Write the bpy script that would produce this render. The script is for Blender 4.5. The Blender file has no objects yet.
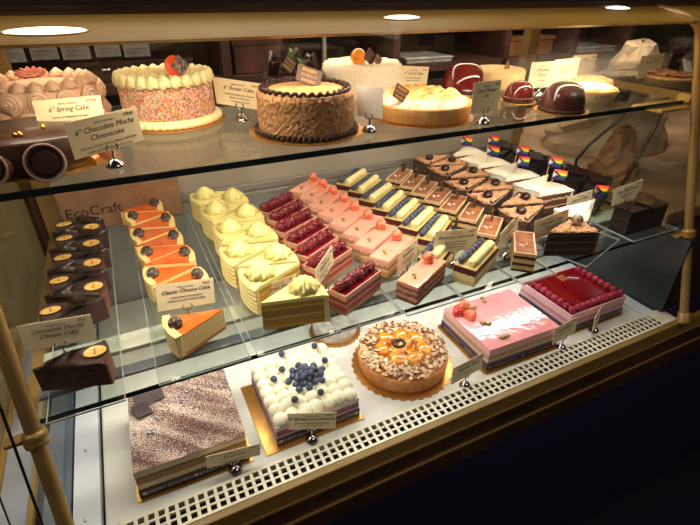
import bpy, math, random
from mathutils import Vector, Matrix
PI = math.pi
C = bpy.data.collections.new('pastry_shop'); bpy.context.scene.collection.children.link(C)
sin, cos = math.sin, math.cos

# ---------------------------------------------------------------- mesh builder
class MB:
    def __init__(s): s.v = []; s.f = []; s.m = []; s.s = []
    def add(s, vs, fs, mat=0, smooth=False, T=None):
        b = len(s.v)
        if T is not None: vs = [T @ Vector(v) for v in vs]
        s.v += [tuple(v) for v in vs]
        for f in fs:
            s.f.append(tuple(b+i for i in f)); s.m.append(mat); s.s.append(smooth)
        return s
    def box(s, x0, x1, y0, y1, z0, z1, mat=0, T=None):
        vs = [(x, y, z) for z in (z0, z1) for y in (y0, y1) for x in (x0, x1)]
        return s.add(vs, [(0,2,3,1),(4,5,7,6),(0,1,5,4),(2,6,7,3),(0,4,6,2),(1,3,7,5)], mat, False, T)
    def prism(s, poly, z0, z1, mat=0, T=None, smooth=False, top=True, bottom=True):
        n = len(poly)
        vs = [(x, y, z0) for x, y in poly]+[(x, y, z1) for x, y in poly]
        fs = [(i, (i+1) % n, n+(i+1) % n, n+i) for i in range(n)]
        s.add(vs, fs, mat, smooth, T)
        caps = ([tuple(range(n, 2*n))] if top else [])+([tuple(reversed(range(n)))] if bottom else [])
        return s.add(vs, caps, mat, False, T)
    def lathe(s, prof, n=32, mat=0, T=None, smooth=True, wob=None):
        vs = []; fs = []
        for j, (r, z) in enumerate(prof):
            for i in range(n):
                a = 2*PI*i/n; rr, zz = (r, z) if wob is None else wob(r, z, a)
                vs.append((rr*cos(a), rr*sin(a), zz))
        for j in range(len(prof)-1):
            for i in range(n):
                k = (i+1) % n
                fs.append((j*n+i, j*n+k, (j+1)*n+k, (j+1)*n+i))
        if prof[0][0] > 1e-6: fs.append(tuple(reversed(range(n))))
        if prof[-1][0] > 1e-6: fs.append(tuple(range((len(prof)-1)*n, len(prof)*n)))
        return s.add(vs, fs, mat, smooth, T)
    def sphere(s, c, r, n=12, m=8, mat=0, T=None):
        if not hasattr(r, '__len__'): r = (r, r, r)
        vs = [(c[0], c[1], c[2]-r[2])]
        for j in range(1, m):
            p = -PI/2+PI*j/m
            for i in range(n):
                a = 2*PI*i/n
                vs.append((c[0]+r[0]*cos(p)*cos(a), c[1]+r[1]*cos(p)*sin(a), c[2]+r[2]*sin(p)))
        vs.append((c[0], c[1], c[2]+r[2])); fs = []
        for i in range(n):
            k = (i+1) % n
            fs.append((0, 1+k, 1+i)); fs.append((len(vs)-1, 1+(m-2)*n+i, 1+(m-2)*n+k))
            for j in range(m-2): fs.append((1+j*n+i, 1+j*n+k, 1+(j+1)*n+k, 1+(j+1)*n+i))
        return s.add(vs, fs, mat, True, T)
    def tube(s, pts, r, n=8, mat=0, T=None, closed=False, flat=1.0):
        pts = [Vector(p) for p in pts]; N = len(pts)
        rr = r if hasattr(r, '__len__') else [r]*N
        vs = []; prev = None
        for i, p in enumerate(pts):
            a = pts[(i-1) % N] if closed else pts[max(i-1, 0)]
            b = pts[(i+1) % N] if closed else pts[min(i+1, N-1)]
            t = (b-a).normalized()
            if prev is None:
                u = Vector((0, 0, 1)) if abs(t.z) < .9 else Vector((1, 0, 0))
            else: u = prev
            u = (u-t*u.dot(t)).normalized(); prev = u; w = t.cross(u)
            for k in range(n):
                q = 2*PI*k/n; vs.append(p+u*(rr[i]*cos(q)*flat)+w*(rr[i]*sin(q)))
        fs = []
        for i in range(N if closed else N-1):
            for k in range(n):
                k2 = (k+1) % n; i2 = (i+1) % N
                fs.append((i*n+k, i*n+k2, i2*n+k2, i2*n+k))
        s.add(vs, fs, mat, True, T)
        if not closed: s.add(vs, [tuple(reversed(range(n))), tuple(range((N-1)*n, N*n))], mat, False, T)
        return s
    def mesh(s, name, mats):
        me = bpy.data.meshes.new(name); me.from_pydata(s.v, [], s.f)
        for m in (mats if isinstance(mats, (list, tuple)) else [mats]): me.materials.append(m)
        me.polygons.foreach_set('material_index', s.m); me.polygons.foreach_set('use_smooth', s.s)
        me.update(); return me
    def build(s, name, mats, parent=None, loc=(0, 0, 0), rot=(0, 0, 0), bevel=0, sub=0, kind=None):
        return put(name, s.mesh(name, mats), parent, loc, rot, bevel, sub, kind)

def put(name, me, parent=None, loc=(0, 0, 0), rot=(0, 0, 0), bevel=0, sub=0, kind=None):
    o = bpy.data.objects.new(name, me); C.objects.link(o)
    o.parent = parent; o.location = loc; o.rotation_euler = rot
    if bevel:
        b = o.modifiers.new('bevel', 'BEVEL'); b.width = bevel; b.segments = 2; b.limit_method = 'ANGLE'; b.angle_limit = .6
    if sub:
        b = o.modifiers.new('sub', 'SUBSURF'); b.levels = b.render_levels = sub
    if kind: o['kind'] = kind
    return o

def thing(name, label, cat, loc=(0, 0, 0), rz=0, group=None):
    o = bpy.data.objects.new(name, None); C.objects.link(o)
    o.empty_display_size = .02
    o.location = loc; o.rotation_euler = (0, 0, rz); o['label'] = label; o['category'] = cat
    if group: o['group'] = group
    return o
def tag(o, label, cat, group=None, kind=None):
    o['label'] = label; o['category'] = cat
    if group: o['group'] = group
    if kind: o['kind'] = kind
    return o
KIDS = {}
def dup(root, loc, rz, label):
    def cp(o, parent):
        c = o.copy(); C.objects.link(c); c.parent = parent
        for ch in children[o.name]: cp(ch, c)
        return c
    children = {}
    def walk(o):
        children[o.name] = list(o.children)
        for ch in o.children: walk(ch)
    walk(root)
    r = cp(root, None); r.location = loc; r.rotation_euler = (0, 0, rz); r['label'] = label
    return r

def face(root, stem, wr):
    from mathutils import Euler
    for ch in root.children:
        if ch.name.startswith(stem): ch.rotation_euler = (Matrix.Rotation(-root.rotation_euler.z, 3, 'Z') @ Euler(wr).to_matrix()).to_euler()
# ---------------------------------------------------------------- materials
def nt(name):
    m = bpy.data.materials.new(name); m.use_nodes = True
    t = m.node_tree; b = t.nodes['Principled BSDF']; return m, t, b
def lin(c):
    return tuple(((x/255)/12.92 if x/255 <= .04045 else (((x/255)+.055)/1.055)**2.4) for x in c)+(1,)
def mat(name, col, rough=.5, var=None, scale=60, bump=0, bscale=None, metal=0, sss=0, coat=0, spec=None, detail=3, thr=None):
    """col / var are sRGB 0-255; noise mixes col with var"""
    m, t, b = nt(name); N = t.nodes; L = t.links
    b.inputs['Base Color'].default_value = lin(col); b.inputs['Roughness'].default_value = rough
    b.inputs['Metallic'].default_value = metal
    if spec is not None: b.inputs['Specular IOR Level'].default_value = spec
    if coat: b.inputs['Coat Weight'].default_value = coat; b.inputs['Coat Roughness'].default_value = .06
    if sss:
        b.inputs['Subsurface Weight'].default_value = sss; b.inputs['Subsurface Radius'].default_value = (.8, .5, .3); b.inputs['Subsurface Scale'].default_value = .004
    tc = N.new('ShaderNodeTexCoord')
    if var is not None:
        n = N.new('ShaderNodeTexNoise'); n.inputs['Scale'].default_value = scale; n.inputs['Detail'].default_value = detail
        L.new(tc.outputs['Object'], n.inputs['Vector'])
        r = N.new('ShaderNodeValToRGB'); lo, hi = thr or (.38, .62)
        r.color_ramp.elements[0].position = lo; r.color_ramp.elements[1].position = hi
        r.color_ramp.elements[0].color = lin(col); r.color_ramp.elements[1].color = lin(var)
        L.new(n.outputs['Fac'], r.inputs['Fac']); L.new(r.outputs['Color'], b.inputs['Base Color'])
    if bump:
        n = N.new('ShaderNodeTexNoise'); n.inputs['Scale'].default_value = bscale or scale; n.inputs['Detail'].default_value = 4
        L.new(tc.outputs['Object'], n.inputs['Vector'])
        bp = N.new('ShaderNodeBump'); bp.inputs['Strength'].default_value = bump; bp.inputs['Distance'].default_value = .002
        L.new(n.outputs['Fac'], bp.inputs['Height']); L.new(bp.outputs['Normal'], b.inputs['Normal'])
        if coat: L.new(bp.outputs['Normal'], b.inputs['Coat Normal'])
    return m
def layered(name, zs, zmax, rough=.7, grain=.5, wob=.06, gscale=260):
    """cake section: horizontal layers by local height; zs = [(z0, colour), ...]"""
    m, t, b = nt(name); N = t.nodes; L = t.links
    tc = N.new('ShaderNodeTexCoord'); sp = N.new('ShaderNodeSeparateXYZ'); L.new(tc.outputs['Object'], sp.inputs[0])
    n = N.new('ShaderNodeTexNoise'); n.inputs['Scale'].default_value = 90; L.new(tc.outputs['Object'], n.inputs['Vector'])
    a = N.new('ShaderNodeMath'); a.operation = 'DIVIDE'; a.inputs[1].default_value = zmax; L.new(sp.outputs['Z'], a.inputs[0])
    w = N.new('ShaderNodeMath'); w.operation = 'MULTIPLY_ADD'; w.inputs[1].default_value = wob; L.new(n.outputs['Fac'], w.inputs[0])
    a2 = N.new('ShaderNodeMath'); a2.operation = 'SUBTRACT'; a2.inputs[1].default_value = wob/2; L.new(a.outputs[0], a2.inputs[0]); L.new(a2.outputs[0], w.inputs[2])
    r = N.new('ShaderNodeValToRGB'); r.color_ramp.interpolation = 'CONSTANT'
    e = r.color_ramp.elements
    while len(e) > 1: e.remove(e[-1])
    e[0].position = 0; e[0].color = lin(zs[0][1])
    for z, c in zs[1:]:
        k = e.new(min(z/zmax, 1)); k.color = lin(c)
    L.new(w.outputs[0], r.inputs['Fac'])
    g = N.new('ShaderNodeTexNoise'); g.inputs['Scale'].default_value = gscale; g.inputs['Detail'].default_value = 4; L.new(tc.outputs['Object'], g.inputs['Vector'])
    mr = N.new('ShaderNodeMapRange'); mr.inputs['From Min'].default_value = .3; mr.inputs['From Max'].default_value = .7
    mr.inputs['To Min'].default_value = 1-grain; mr.inputs['To Max'].default_value = 1+grain*.5; L.new(g.outputs['Fac'], mr.inputs['Value'])
    mx = N.new('ShaderNodeVectorMath'); mx.operation = 'SCALE'; L.new(r.outputs['Color'], mx.inputs[0]); L.new(mr.outputs[0], mx.inputs['Scale'])
    L.new(mx.outputs[0], b.inputs['Base Color']); b.inputs['Roughness'].default_value = rough
    bp = N.new('ShaderNodeBump'); bp.inputs['Strength'].default_value = .4; bp.inputs['Distance'].default_value = .002
    L.new(g.outputs['Fac'], bp.inputs['Height']); L.new(bp.outputs['Normal'], b.inputs['Normal'])
    return m
def speckle(name, base, spots, scale=250, thr=.45, rough=.6, bump=.5, size2=None):
    """voronoi cells, a random share in each of the spot colours"""
    m, t, b = nt(name); N = t.nodes; L = t.links
    tc = N.new('ShaderNodeTexCoord'); v = N.new('ShaderNodeTexVoronoi'); v.inputs['Scale'].default_value = scale
    L.new(tc.outputs['Object'], v.inputs['Vector'])
    sp = N.new('ShaderNodeSeparateXYZ'); L.new(v.outputs['Color'], sp.inputs[0])
    r = N.new('ShaderNodeValToRGB'); r.color_ramp.interpolation = 'CONSTANT'; e = r.color_ramp.elements
    while len(e) > 1: e.remove(e[-1])
    e[0].position = 0; e[0].color = lin(base)
    for i, c in enumerate(spots):
        k = e.new(thr+(1-thr)*i/len(spots)); k.color = lin(c)
    L.new(sp.outputs['X'], r.inputs['Fac']); L.new(r.outputs['Color'], b.inputs['Base Color'])
    b.inputs['Roughness'].default_value = rough
    bp = N.new('ShaderNodeBump'); bp.inputs['Strength'].default_value = bump; bp.inputs['Distance'].default_value = .003; bp.invert = True
    L.new(v.outputs['Distance'], bp.inputs['Height']); L.new(bp.outputs['Normal'], b.inputs['Normal'])
    return m
def glass(name, tint=(255, 255, 255), gloss=.08, rough=.0, glare_haze=None):
    """clear sheet: see-through plus a fresnel reflection"""
    m = bpy.data.materials.new(name); m.use_nodes = True; t = m.node_tree; N = t.nodes; L = t.links; N.clear()
    o = N.new('ShaderNodeOutputMaterial'); tr = N.new('ShaderNodeBsdfTransparent'); tr.inputs[0].default_value = lin(tint)
    gl = N.new('ShaderNodeBsdfGlossy'); gl.inputs['Roughness'].default_value = rough; gl.inputs[0].default_value = (1, 1, 1, 1)
    lw = N.new('ShaderNodeLayerWeight'); lw.inputs['Blend'].default_value = .5
    pw = N.new('ShaderNodeMath'); pw.operation = 'POWER'; pw.inputs[1].default_value = 5; L.new(lw.outputs['Facing'], pw.inputs[0])
    fr = N.new('ShaderNodeMath'); fr.operation = 'MULTIPLY_ADD'; fr.inputs[1].default_value = min(1, gloss*8); fr.inputs[2].default_value = gloss; fr.use_clamp = True; L.new(pw.outputs[0], fr.inputs[0])
    mx = N.new('ShaderNodeMixShader'); L.new(fr.outputs[0], mx.inputs[0]); L.new(tr.outputs[0], mx.inputs[1]); L.new(gl.outputs[0], mx.inputs[2])
    last = mx
    if glare_haze:
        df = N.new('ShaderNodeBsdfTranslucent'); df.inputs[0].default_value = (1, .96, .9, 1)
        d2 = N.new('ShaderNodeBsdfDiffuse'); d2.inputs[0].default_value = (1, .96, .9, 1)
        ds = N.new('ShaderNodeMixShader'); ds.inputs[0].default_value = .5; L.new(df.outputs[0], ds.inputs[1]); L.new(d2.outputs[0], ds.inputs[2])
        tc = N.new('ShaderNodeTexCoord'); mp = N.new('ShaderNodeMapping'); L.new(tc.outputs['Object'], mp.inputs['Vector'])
        (cx, cy, cz), (sx, sy, sz), amt = glare_haze
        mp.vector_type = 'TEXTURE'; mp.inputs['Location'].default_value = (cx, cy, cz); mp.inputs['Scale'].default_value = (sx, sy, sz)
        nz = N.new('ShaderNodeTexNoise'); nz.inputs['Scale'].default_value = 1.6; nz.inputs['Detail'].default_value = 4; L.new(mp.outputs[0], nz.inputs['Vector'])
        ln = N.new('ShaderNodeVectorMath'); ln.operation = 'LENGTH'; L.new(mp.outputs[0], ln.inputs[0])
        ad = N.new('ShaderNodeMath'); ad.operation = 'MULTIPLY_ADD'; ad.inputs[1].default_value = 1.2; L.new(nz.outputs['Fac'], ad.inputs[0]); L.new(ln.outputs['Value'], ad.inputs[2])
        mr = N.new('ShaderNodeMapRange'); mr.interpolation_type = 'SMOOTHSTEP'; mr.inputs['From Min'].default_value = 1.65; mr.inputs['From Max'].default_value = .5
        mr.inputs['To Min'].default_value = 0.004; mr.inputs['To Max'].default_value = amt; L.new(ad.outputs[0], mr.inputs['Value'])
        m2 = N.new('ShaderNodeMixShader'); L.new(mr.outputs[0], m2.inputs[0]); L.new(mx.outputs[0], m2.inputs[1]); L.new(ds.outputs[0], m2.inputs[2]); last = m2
    L.new(last.outputs[0], o.inputs[0]); return m
def emit(name, col, s):
    m, t, b = nt(name); b.inputs['Base Color'].default_value = lin(col)
    b.inputs['Emission Color'].default_value = lin(col); b.inputs['Emission Strength'].default_value = s; return m

WHITE = mat('white_enamel', (226, 230, 234), .35, var=(214, 220, 226), scale=8)
CREAM_TRAY = mat('cream_enamel', (226, 226, 214), .4, var=(214, 212, 198), scale=10)
GRILLE = mat('ivory_grille_enamel', (232, 226, 200), .45)
GOLD = mat('brass_paint', (168, 136, 80), .38, var=(152, 122, 68), scale=14, metal=.3)
GOLDF = mat('gold_fascia_lacquer', (172, 134, 60), .35, var=(156, 118, 50), scale=5)
GOLDPAINT = mat('pale_gold_metal', (205, 170, 96), .3, metal=.5)
WOOD = mat('dark_walnut', (84, 58, 38), .5, var=(62, 42, 28), scale=12, detail=6)
WOODL = mat('brown_lacquer', (96, 68, 44), .4, var=(80, 54, 34), scale=9)
NAVY = mat('navy_laminate', (34, 30, 74), .7, var=(28, 24, 62), scale=300)
BLACK = mat('black_gap', (12, 12, 14), .7)
DGREEN = mat('dark_green_grey_panel', (40, 50, 46), .35, var=(34, 42, 40), scale=5)
GREYST = mat('blue_grey_steel', (120, 132, 148), .35, metal=.3)
LILAC = mat('pale_grey_sill', (172, 174, 182), .45)
STEEL = mat('polished_steel', (200, 200, 200), .12, metal=1)
BEIGE = mat('beige_back_panel', (168, 158, 142), .5, var=(156, 146, 130), scale=6)
SHELFG = glass('shelf_glass', (251, 253, 250), .055)
PANE = glass('pane_glass', (250, 252, 250), .03)
PANEH = glass('front_pane_glass', (250, 250, 250), .012, glare_haze=((.76, .62, .574), (.20, .5, .050), .42))  # bright glare blur put into the pane as a pale patch
GEDGE = mat('green_glass_edge', (16, 34, 32), .12)
ACRY = glass('clear_acrylic', (246, 249, 250), .05, .05)
ACEDGE = mat('acrylic_edge', (170, 180, 180), .15)
ACET = glass('acetate_film', (250, 246, 246), .07, .05)
PAPER = mat('cream_card', (240, 224, 184), .6)
PAPERB = mat('white_card_back', (226, 226, 224), .6)
INK = mat('black_ink', (24, 20, 18), .6)
KRAFT = mat('kraft_paper', (150, 112, 80), .8, var=(134, 98, 68), scale=20, bump=.3, bscale=30)
BOARD = mat('gold_cake_board', (206, 150, 74), .28, metal=.7)
BAND = mat('plum_cake_band', (46, 24, 44), .35)
BANDP = mat('violet_cake_band', (74, 62, 120), .4)
GOLDINK = mat('gold_print', (196, 152, 84), .5)
PALEINK = mat('pale_print', (196, 180, 170), .5)

# ---------------------------------------------------------------- text
def text_mesh(s, size, shear=0.0, align='CENTER', bold=0.0):
    cu = bpy.data.curves.new('t', 'FONT'); cu.body = s; cu.size = size; cu.shear = shear; cu.align_x = align
    cu.resolution_u = 2; cu.offset = bold; cu.extrude = 0.00008
    o = bpy.data.objects.new('t', cu); bpy.context.scene.collection.objects.link(o)
    dg = bpy.context.evaluated_depsgraph_get(); ev = o.evaluated_get(dg); me = ev.to_mesh()
    vs = [tuple(v.co) for v in me.vertices]; fs = [tuple(p.vertices) for p in me.polygons]
    ev.to_mesh_clear(); bpy.data.objects.remove(o); bpy.data.curves.remove(cu); return vs, fs

# ================================================================= the shell
def struct(name, mb, m, **k):
    o = mb.build(name, m, **k); o['kind'] = 'structure'; return o
FZ = -.85
m, t, b = nt('orange_plank_floor')
N = t.nodes; L = t.links; tc = N.new('ShaderNodeTexCoord'); br = N.new('ShaderNodeTexBrick'); L.new(tc.outputs['Object'], br.inputs['Vector'])
br.inputs['Scale'].default_value = 1; br.inputs['Brick Width'].default_value = 1.1; br.inputs['Row Height'].default_value = .11; br.inputs['Mortar Size'].default_value = .003
br.inputs['Color1'].default_value = lin((178, 96, 52)); br.inputs['Color2'].default_value = lin((150, 74, 40)); br.inputs['Mortar'].default_value = lin((60, 30, 18))
L.new(br.outputs['Color'], b.inputs['Base Color']); b.inputs['Roughness'].default_value = .35; FLOORW = m
struct('floor', MB().box(-4, -.36, -3, 4.5, FZ-.1, FZ), FLOORW)
struct('floor', MB().box(-.36, 4, -3, 4.5, FZ-.1, FZ), mat('navy_carpet', (24, 20, 48), .9, var=(18, 15, 38), scale=200))
struct('wall_back', MB().box(-4, 4, 2.6, 2.7, FZ, 2.0), mat('dark_brown_wall', (58, 40, 34), .7, var=(46, 32, 28), scale=3))
struct('wall_right', MB().box(4, 4.1, -3, 2.7, FZ, 2.0), mat('dark_wall', (50, 42, 38), .7))
struct('wall_left', MB().box(-4.1, -4, -3, 2.7, FZ, 2.0), mat('olive_wall', (120, 108, 78), .7))
struct('ceiling', MB().box(-4.1, 4.1, -3, 2.7, 2.0, 2.1), mat('dim_ceiling', (90, 84, 76), .8))

# ================================================================= display case
X0, X1 = -.197, 1.13
case = thing('display_case', 'long refrigerated bakery display case with gold trim and slanted glass front', 'display case')
YF = lambda z: .451+.316*z            # the slanted front plane
# deck: white liner, cream tray, left strips
MB().box(-.150, 1.07, .512, 1.13, -.03, 0).build('deck_tray', CREAM_TRAY, case, bevel=.004)
d = MB().box(-.193, -.155, .40, 1.13, -.03, .004).build('deck_strip', WHITE, case)
MB().box(1.07, 1.108, .50, 1.13, -.03, .002).build('deck_strip', WHITE, case)
MB().box(-.1545, -.1505, .40, 1.13, -.04, -.012).box(-.196, -.1935, .40, 1.13, -.04, -.01).build('gap_liner', BLACK, case)
for y in (.54, .675, .86):
    sc = MB().sphere((-.176, y, .004), (.0032, .0032, .002), 10, 6).build('screw', STEEL, case)
MB().box(-.235, -.197, .40, 1.13, -.03, .002).build('side_channel', GREYST, case)
MB().box(-.247, -.2355, .40, 1.13, -.04, -.006).build('side_gap', BLACK, case)
MB().box(-.254, -.2475, .40, 1.13, -.03, .006).build('side_trim', GOLDPAINT, case)
MB().box(-.298, -.2545, .40, 1.13, -.03, .002).build('side_sill', LILAC, case)
MB().box(-.306, -.2985, .40, 1.13, -.03, .006).build('side_trim', GOLDPAINT, case)
MB().box(-.340, -.3065, .40, 1.13, -.03, .001).build('side_sill', mat('tan_sill', (150, 130, 96), .5), case)
# grille with three rows of openings
g = MB(); x0, x1, y0, y1 = -.128, 1.126, .466, .512
xs0 = -.120; px = .0148; hw = .0092; n = int((1.09-xs0)/px)
rows = [(.4705, .4800), (.4835, .4930), (.4965, .5060)]
g.box(x0, x1, y0, rows[0][0], .0042, .006); g.box(x0, x1, rows[0][1], rows[1][0], .0042, .006)
g.box(x0, x1, rows[1][1], rows[2][0], .0042, .006); g.box(x0, x1, rows[2][1], y1, .0042, .006)
xe = xs0
for i in range(n+1):
    a = xs0+i*px
    if i == 0: g.box(x0, a, rows[0][0], rows[2][1], .0042, .0058)
    if i < n: g.box(a+hw, a+px, rows[0][0], rows[2][1], .0042, .0058)
    else: g.box(a, x1, rows[0][0], rows[2][1], .0042, .0058)
g.build('air_grille', GRILLE, case)
MB().box(-.14, 1.10, .462, .514, -.05, -.030).build('grille_well', BLACK, case)
# gold lip, wood rails, lower cabinet
MB().box(-.36, 2.6, .452, .4655, -.030, .006).build('front_lip', mat('ochre_gold_lip', (150, 118, 62), .4), case, bevel=.002)
MB().box(-.36, 2.6, .449, .4525, -.034, -.030).build('front_bead', GOLDPAINT, case)
MB().box(-.36, 2.6, .450, .466, -.078, -.034).build('wood_rail', WOOD, case)
MB().box(-.36, 2.6, .446, .4505, -.0815, -.078).build('front_bead', GOLDPAINT, case)
MB().box(-.36, 2.6, .452, .470, -.140, -.0815).build('wood_rail', WOOD, case, bevel=.003)
MB().box(-.36, 1.21, .470, 1.15, FZ+.001, -.140).build('lower_cabinet', NAVY, case)
MB().box(1.212, 2.6, .470, .612, FZ+.001, -.140).build('lower_cabinet', NAVY, case)
MB().box(-.36, -.341, .466, 1.15, -.14, .004).build('end_board', WOOD, case)
MB().box(-.34, 1.21, .52, 1.15, -.139, -.051).build('deck_insulation', NAVY, case)
# right lower divider panel
MB().box(1.112, 1.13, .50, 1.13, .003, .205).build('divider_panel', DGREEN, case)
# glass
p = MB(); th = .004
G = lambda z: YF(z)-.013*min(1, z/.1)
vs = [(X0, G(.006), .006), (X1, G(.006), .006), (X1, G(.1), .1), (X0, G(.1), .1), (X1, G(.648), .648), (X0, G(.648), .648)]
p.add(vs, [(0, 1, 2, 3), (3, 2, 4, 5)]); p.build('front_glass', PANEH, case)
def side_glass(x, name='end_glass', z0=.006):
    q = MB(); q.add([(x, YF(z0)+.003, z0), (x, 1.125, z0), (x, 1.125, .645), (x, YF(.64)+.003, .645)], [(0, 1, 2, 3)]); q.build(name, PANE, case)
    e = MB(); e.tube([(x, YF(z0), z0), (x, YF(.60), .60)], .0018, 4); e.build('glass_edge', GEDGE, case)
side_glass(-.2015); side_glass(1.121, z0=.21)
e = MB().tube([(-.262, YF(.0)-.004, 0), (-.262, YF(.55)-.004, .55)], .0035, 6).build('edge_strip', BLACK, case)
e = MB().tube([(-.232, YF(.0)-.002, 0), (-.232, YF(.55)-.002, .55)], .0011, 6).build('edge_strip', BLACK, case)
# posts
def post(x):
    pts = [(x, YF(z)-.001, z) for z in (0.004, .15, .3, .45, .58)]
    for a in (10, 30, 50, 70, 88):
        r = R_ = .05; pts.append((x, YF(.60)+.052-.050*cos(math.radians(a))*1.0, .60+.052*sin(math.radians(a))))
    pts += [(x, .74, .6605), (x, .80, .668)]
    o = MB().tube(pts, .0095, 14).build('post', GOLD, case)
    c = MB().lathe([(.0098, -.011), (.0135, -.009), (.0145, -.003), (.0125, 0), (.0145, .003), (.0135, .009), (.0098, .011)], 20)
    return o, c
for x in (-.178, 1.126):
    o, c = post(x)
    rot = (-math.atan(.316), 0, 0)
    c.build('post_collar', GOLD, case, loc=(x, YF(.215)-.001, .215), rot=rot)
    MB().lathe([(.0165, -.002), (.0165, .006), (.013, .010), (.0135, .024), (.0098, .026)], 20).build('post_foot', GOLD, case, loc=(x, YF(.006)-.001, .006), rot=rot)
    sx = 1 if x > 0 else -1
    MB().box(x-.03 if sx > 0 else x-.036, x+.006, YF(.21)+.004, YF(.21)+.020, .207, .2125).build('shelf_bracket', GOLD, case, bevel=.001)
    if sx > 0:
        MB().box(x-.105, x+.04, YF(.48)+.006, YF(.48)+.075, .4765, .4822).box(x-.004, x+.03, YF(.49)+.012, YF(.49)+.04, .487, .503).build('shelf_bracket', GOLDPAINT, case, bevel=.001)
# rails under shelves along the sides, back corner posts
MB().box(-.196, -.180, .56, 1.12, .196, .2125).build('side_rail', GOLD, case, bevel=.001)
MB().box(1.096, 1.1105, .60, 1.12, .196, .2125).build('side_rail', GOLDPAINT, case, bevel=.001)
MB().box(-.199, -.165, 1.152, 1.182, .0, .66).build('corner_post', GOLD, case, bevel=.002)
MB().box(1.165, 1.205, 1.152, 1.182, .0, .66).build('corner_post', GOLD, case, bevel=.002)
# back: ledge, panel, sliding glass doors
MB().box(-.165, 1.165, 1.153, 1.163, .235, .455).build('back_panel', BEIGE, case)
MB().box(-.165, 1.165, 1.136, 1.152, .2235, .238).box(-.165, 1.165, 1.143, 1.152, .238, .258).build('back_ledge', mat('grey_metal_ledge', (142, 138, 130), .35, metal=.3), case, bevel=.002)
MB().box(-.165, 1.165, 1.152, 1.163, -.03, .235).build('back_panel', mat('grey_liner', (150, 152, 150), .5), case)
MB().box(-.165, 1.165, 1.150, 1.163, .455, .475).build('door_rail', mat('dark_bronze_rail', (70, 58, 46), .4), case)
MB().add([(-.165, 1.158, .475), (1.165, 1.158, .475), (1.165, 1.158, .64), (-.165, 1.158, .64)], [(0, 1, 2, 3)]).build('sliding_door', PANE, case)
MB().box(.490, .497, 1.148, 1.157, .475, .64).build('door_stile', mat('grey_stile', (150, 146, 140), .3), case)
# canopy
cn = MB(); prof = [(.654, .644), (.752, .6675), (.752, .640), (.66, .640)]
cn.add([(x, y, z) for x in (-.36, 2.4) for y, z in prof], [(0, 4, 5, 1), (1, 5, 6, 2), (2, 6, 7, 3), (3, 7, 4, 0), (0, 1, 2, 3), (4, 7, 6, 5)])
cn.build('canopy_fascia', GOLDF, case)
MB().box(-.36, 2.4, .7525, .760, .640, .6715).build('canopy_trim', WOODL, case)
MB().box(-.36, 2.4, .7605, .772, .640, .6775).build('canopy_trim', WOOD, case)
MB().box(-.36, 2.4, .7725, .785, .640, .684).build('canopy_trim', mat('umber_trim', (60, 44, 34), .4), case)
MB().box(-.36, 2.4, .7855, 1.16, .655, .75).build('canopy_top', mat('dark_teal_top', (18, 22, 24), .5), case)
MB().box(-.36, 2.4, .752, 1.16, .6405, .655).build('canopy_soffit', mat('white_soffit', (210, 200, 180), .5), case)

# glowing ovals standing in for ceiling-light reflections on the gold fascia
GLINT = emit('reflection_glow', (255, 246, 226), 1.6)
for cx, w, yy, lab in ((-.052, .043, .692, 'long oval white light reflection on the gold canopy above the pale rosette cake'),
                  (.440, .033, .712, 'oval white light reflection on the gold canopy above the meringue tart'),
                  (.978, .036, .742, 'oval white light reflection on the gold canopy above the right-hand tarts')):
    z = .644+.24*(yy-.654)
    o = thing('canopy_reflection', lab, 'light', (cx, yy, z)); T = Matrix.Rotation(math.atan(.24), 4, 'X')
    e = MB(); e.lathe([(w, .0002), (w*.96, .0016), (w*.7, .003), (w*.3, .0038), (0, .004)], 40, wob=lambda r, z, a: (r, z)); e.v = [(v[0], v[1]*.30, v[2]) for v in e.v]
    q = e.build('lens', GLINT, o); q.rotation_euler = (math.atan(.24), 0, 0)  # emissive oval shaped as the reflected light, no real lamp
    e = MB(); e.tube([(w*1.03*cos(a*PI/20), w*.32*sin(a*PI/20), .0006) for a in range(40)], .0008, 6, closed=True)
    q = e.build('glint_rim', GOLDPAINT, o); q.rotation_euler = (math.atan(.24), 0, 0)

# glass shelves
MB().box(-.179, 1.095, .650, .692, .2060, .2140).build('shelf_support', CREAM_TRAY, case, bevel=.001)
MB().box(-.179, 1.095, .590, .612, .2090, .2140).build('shelf_support', GREYST, case, bevel=.001)
def shelf(z1, th, y0, y1, x0, x1, label):
    s = thing('glass_shelf', label, 'shelf')
    MB().box(x0, x1, y0+.0006, y1, z1-th, z1).build('pane', SHELFG, s)
    MB().box(x0, x1, y0-.0012, y0+.0004, z1-th, z1).build('polished_edge', GEDGE, s)
    return s
shelf(.222, .007, .541, 1.134, -.178, 1.110, 'middle glass shelf with a dark green edge carrying the rows of slices')
shelf(.492, .009, .628, 1.115, -.190, 1.118, 'upper glass shelf with a dark green edge carrying the round cakes')
MS = .2246; TS = .4922

exec_parts = []
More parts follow.
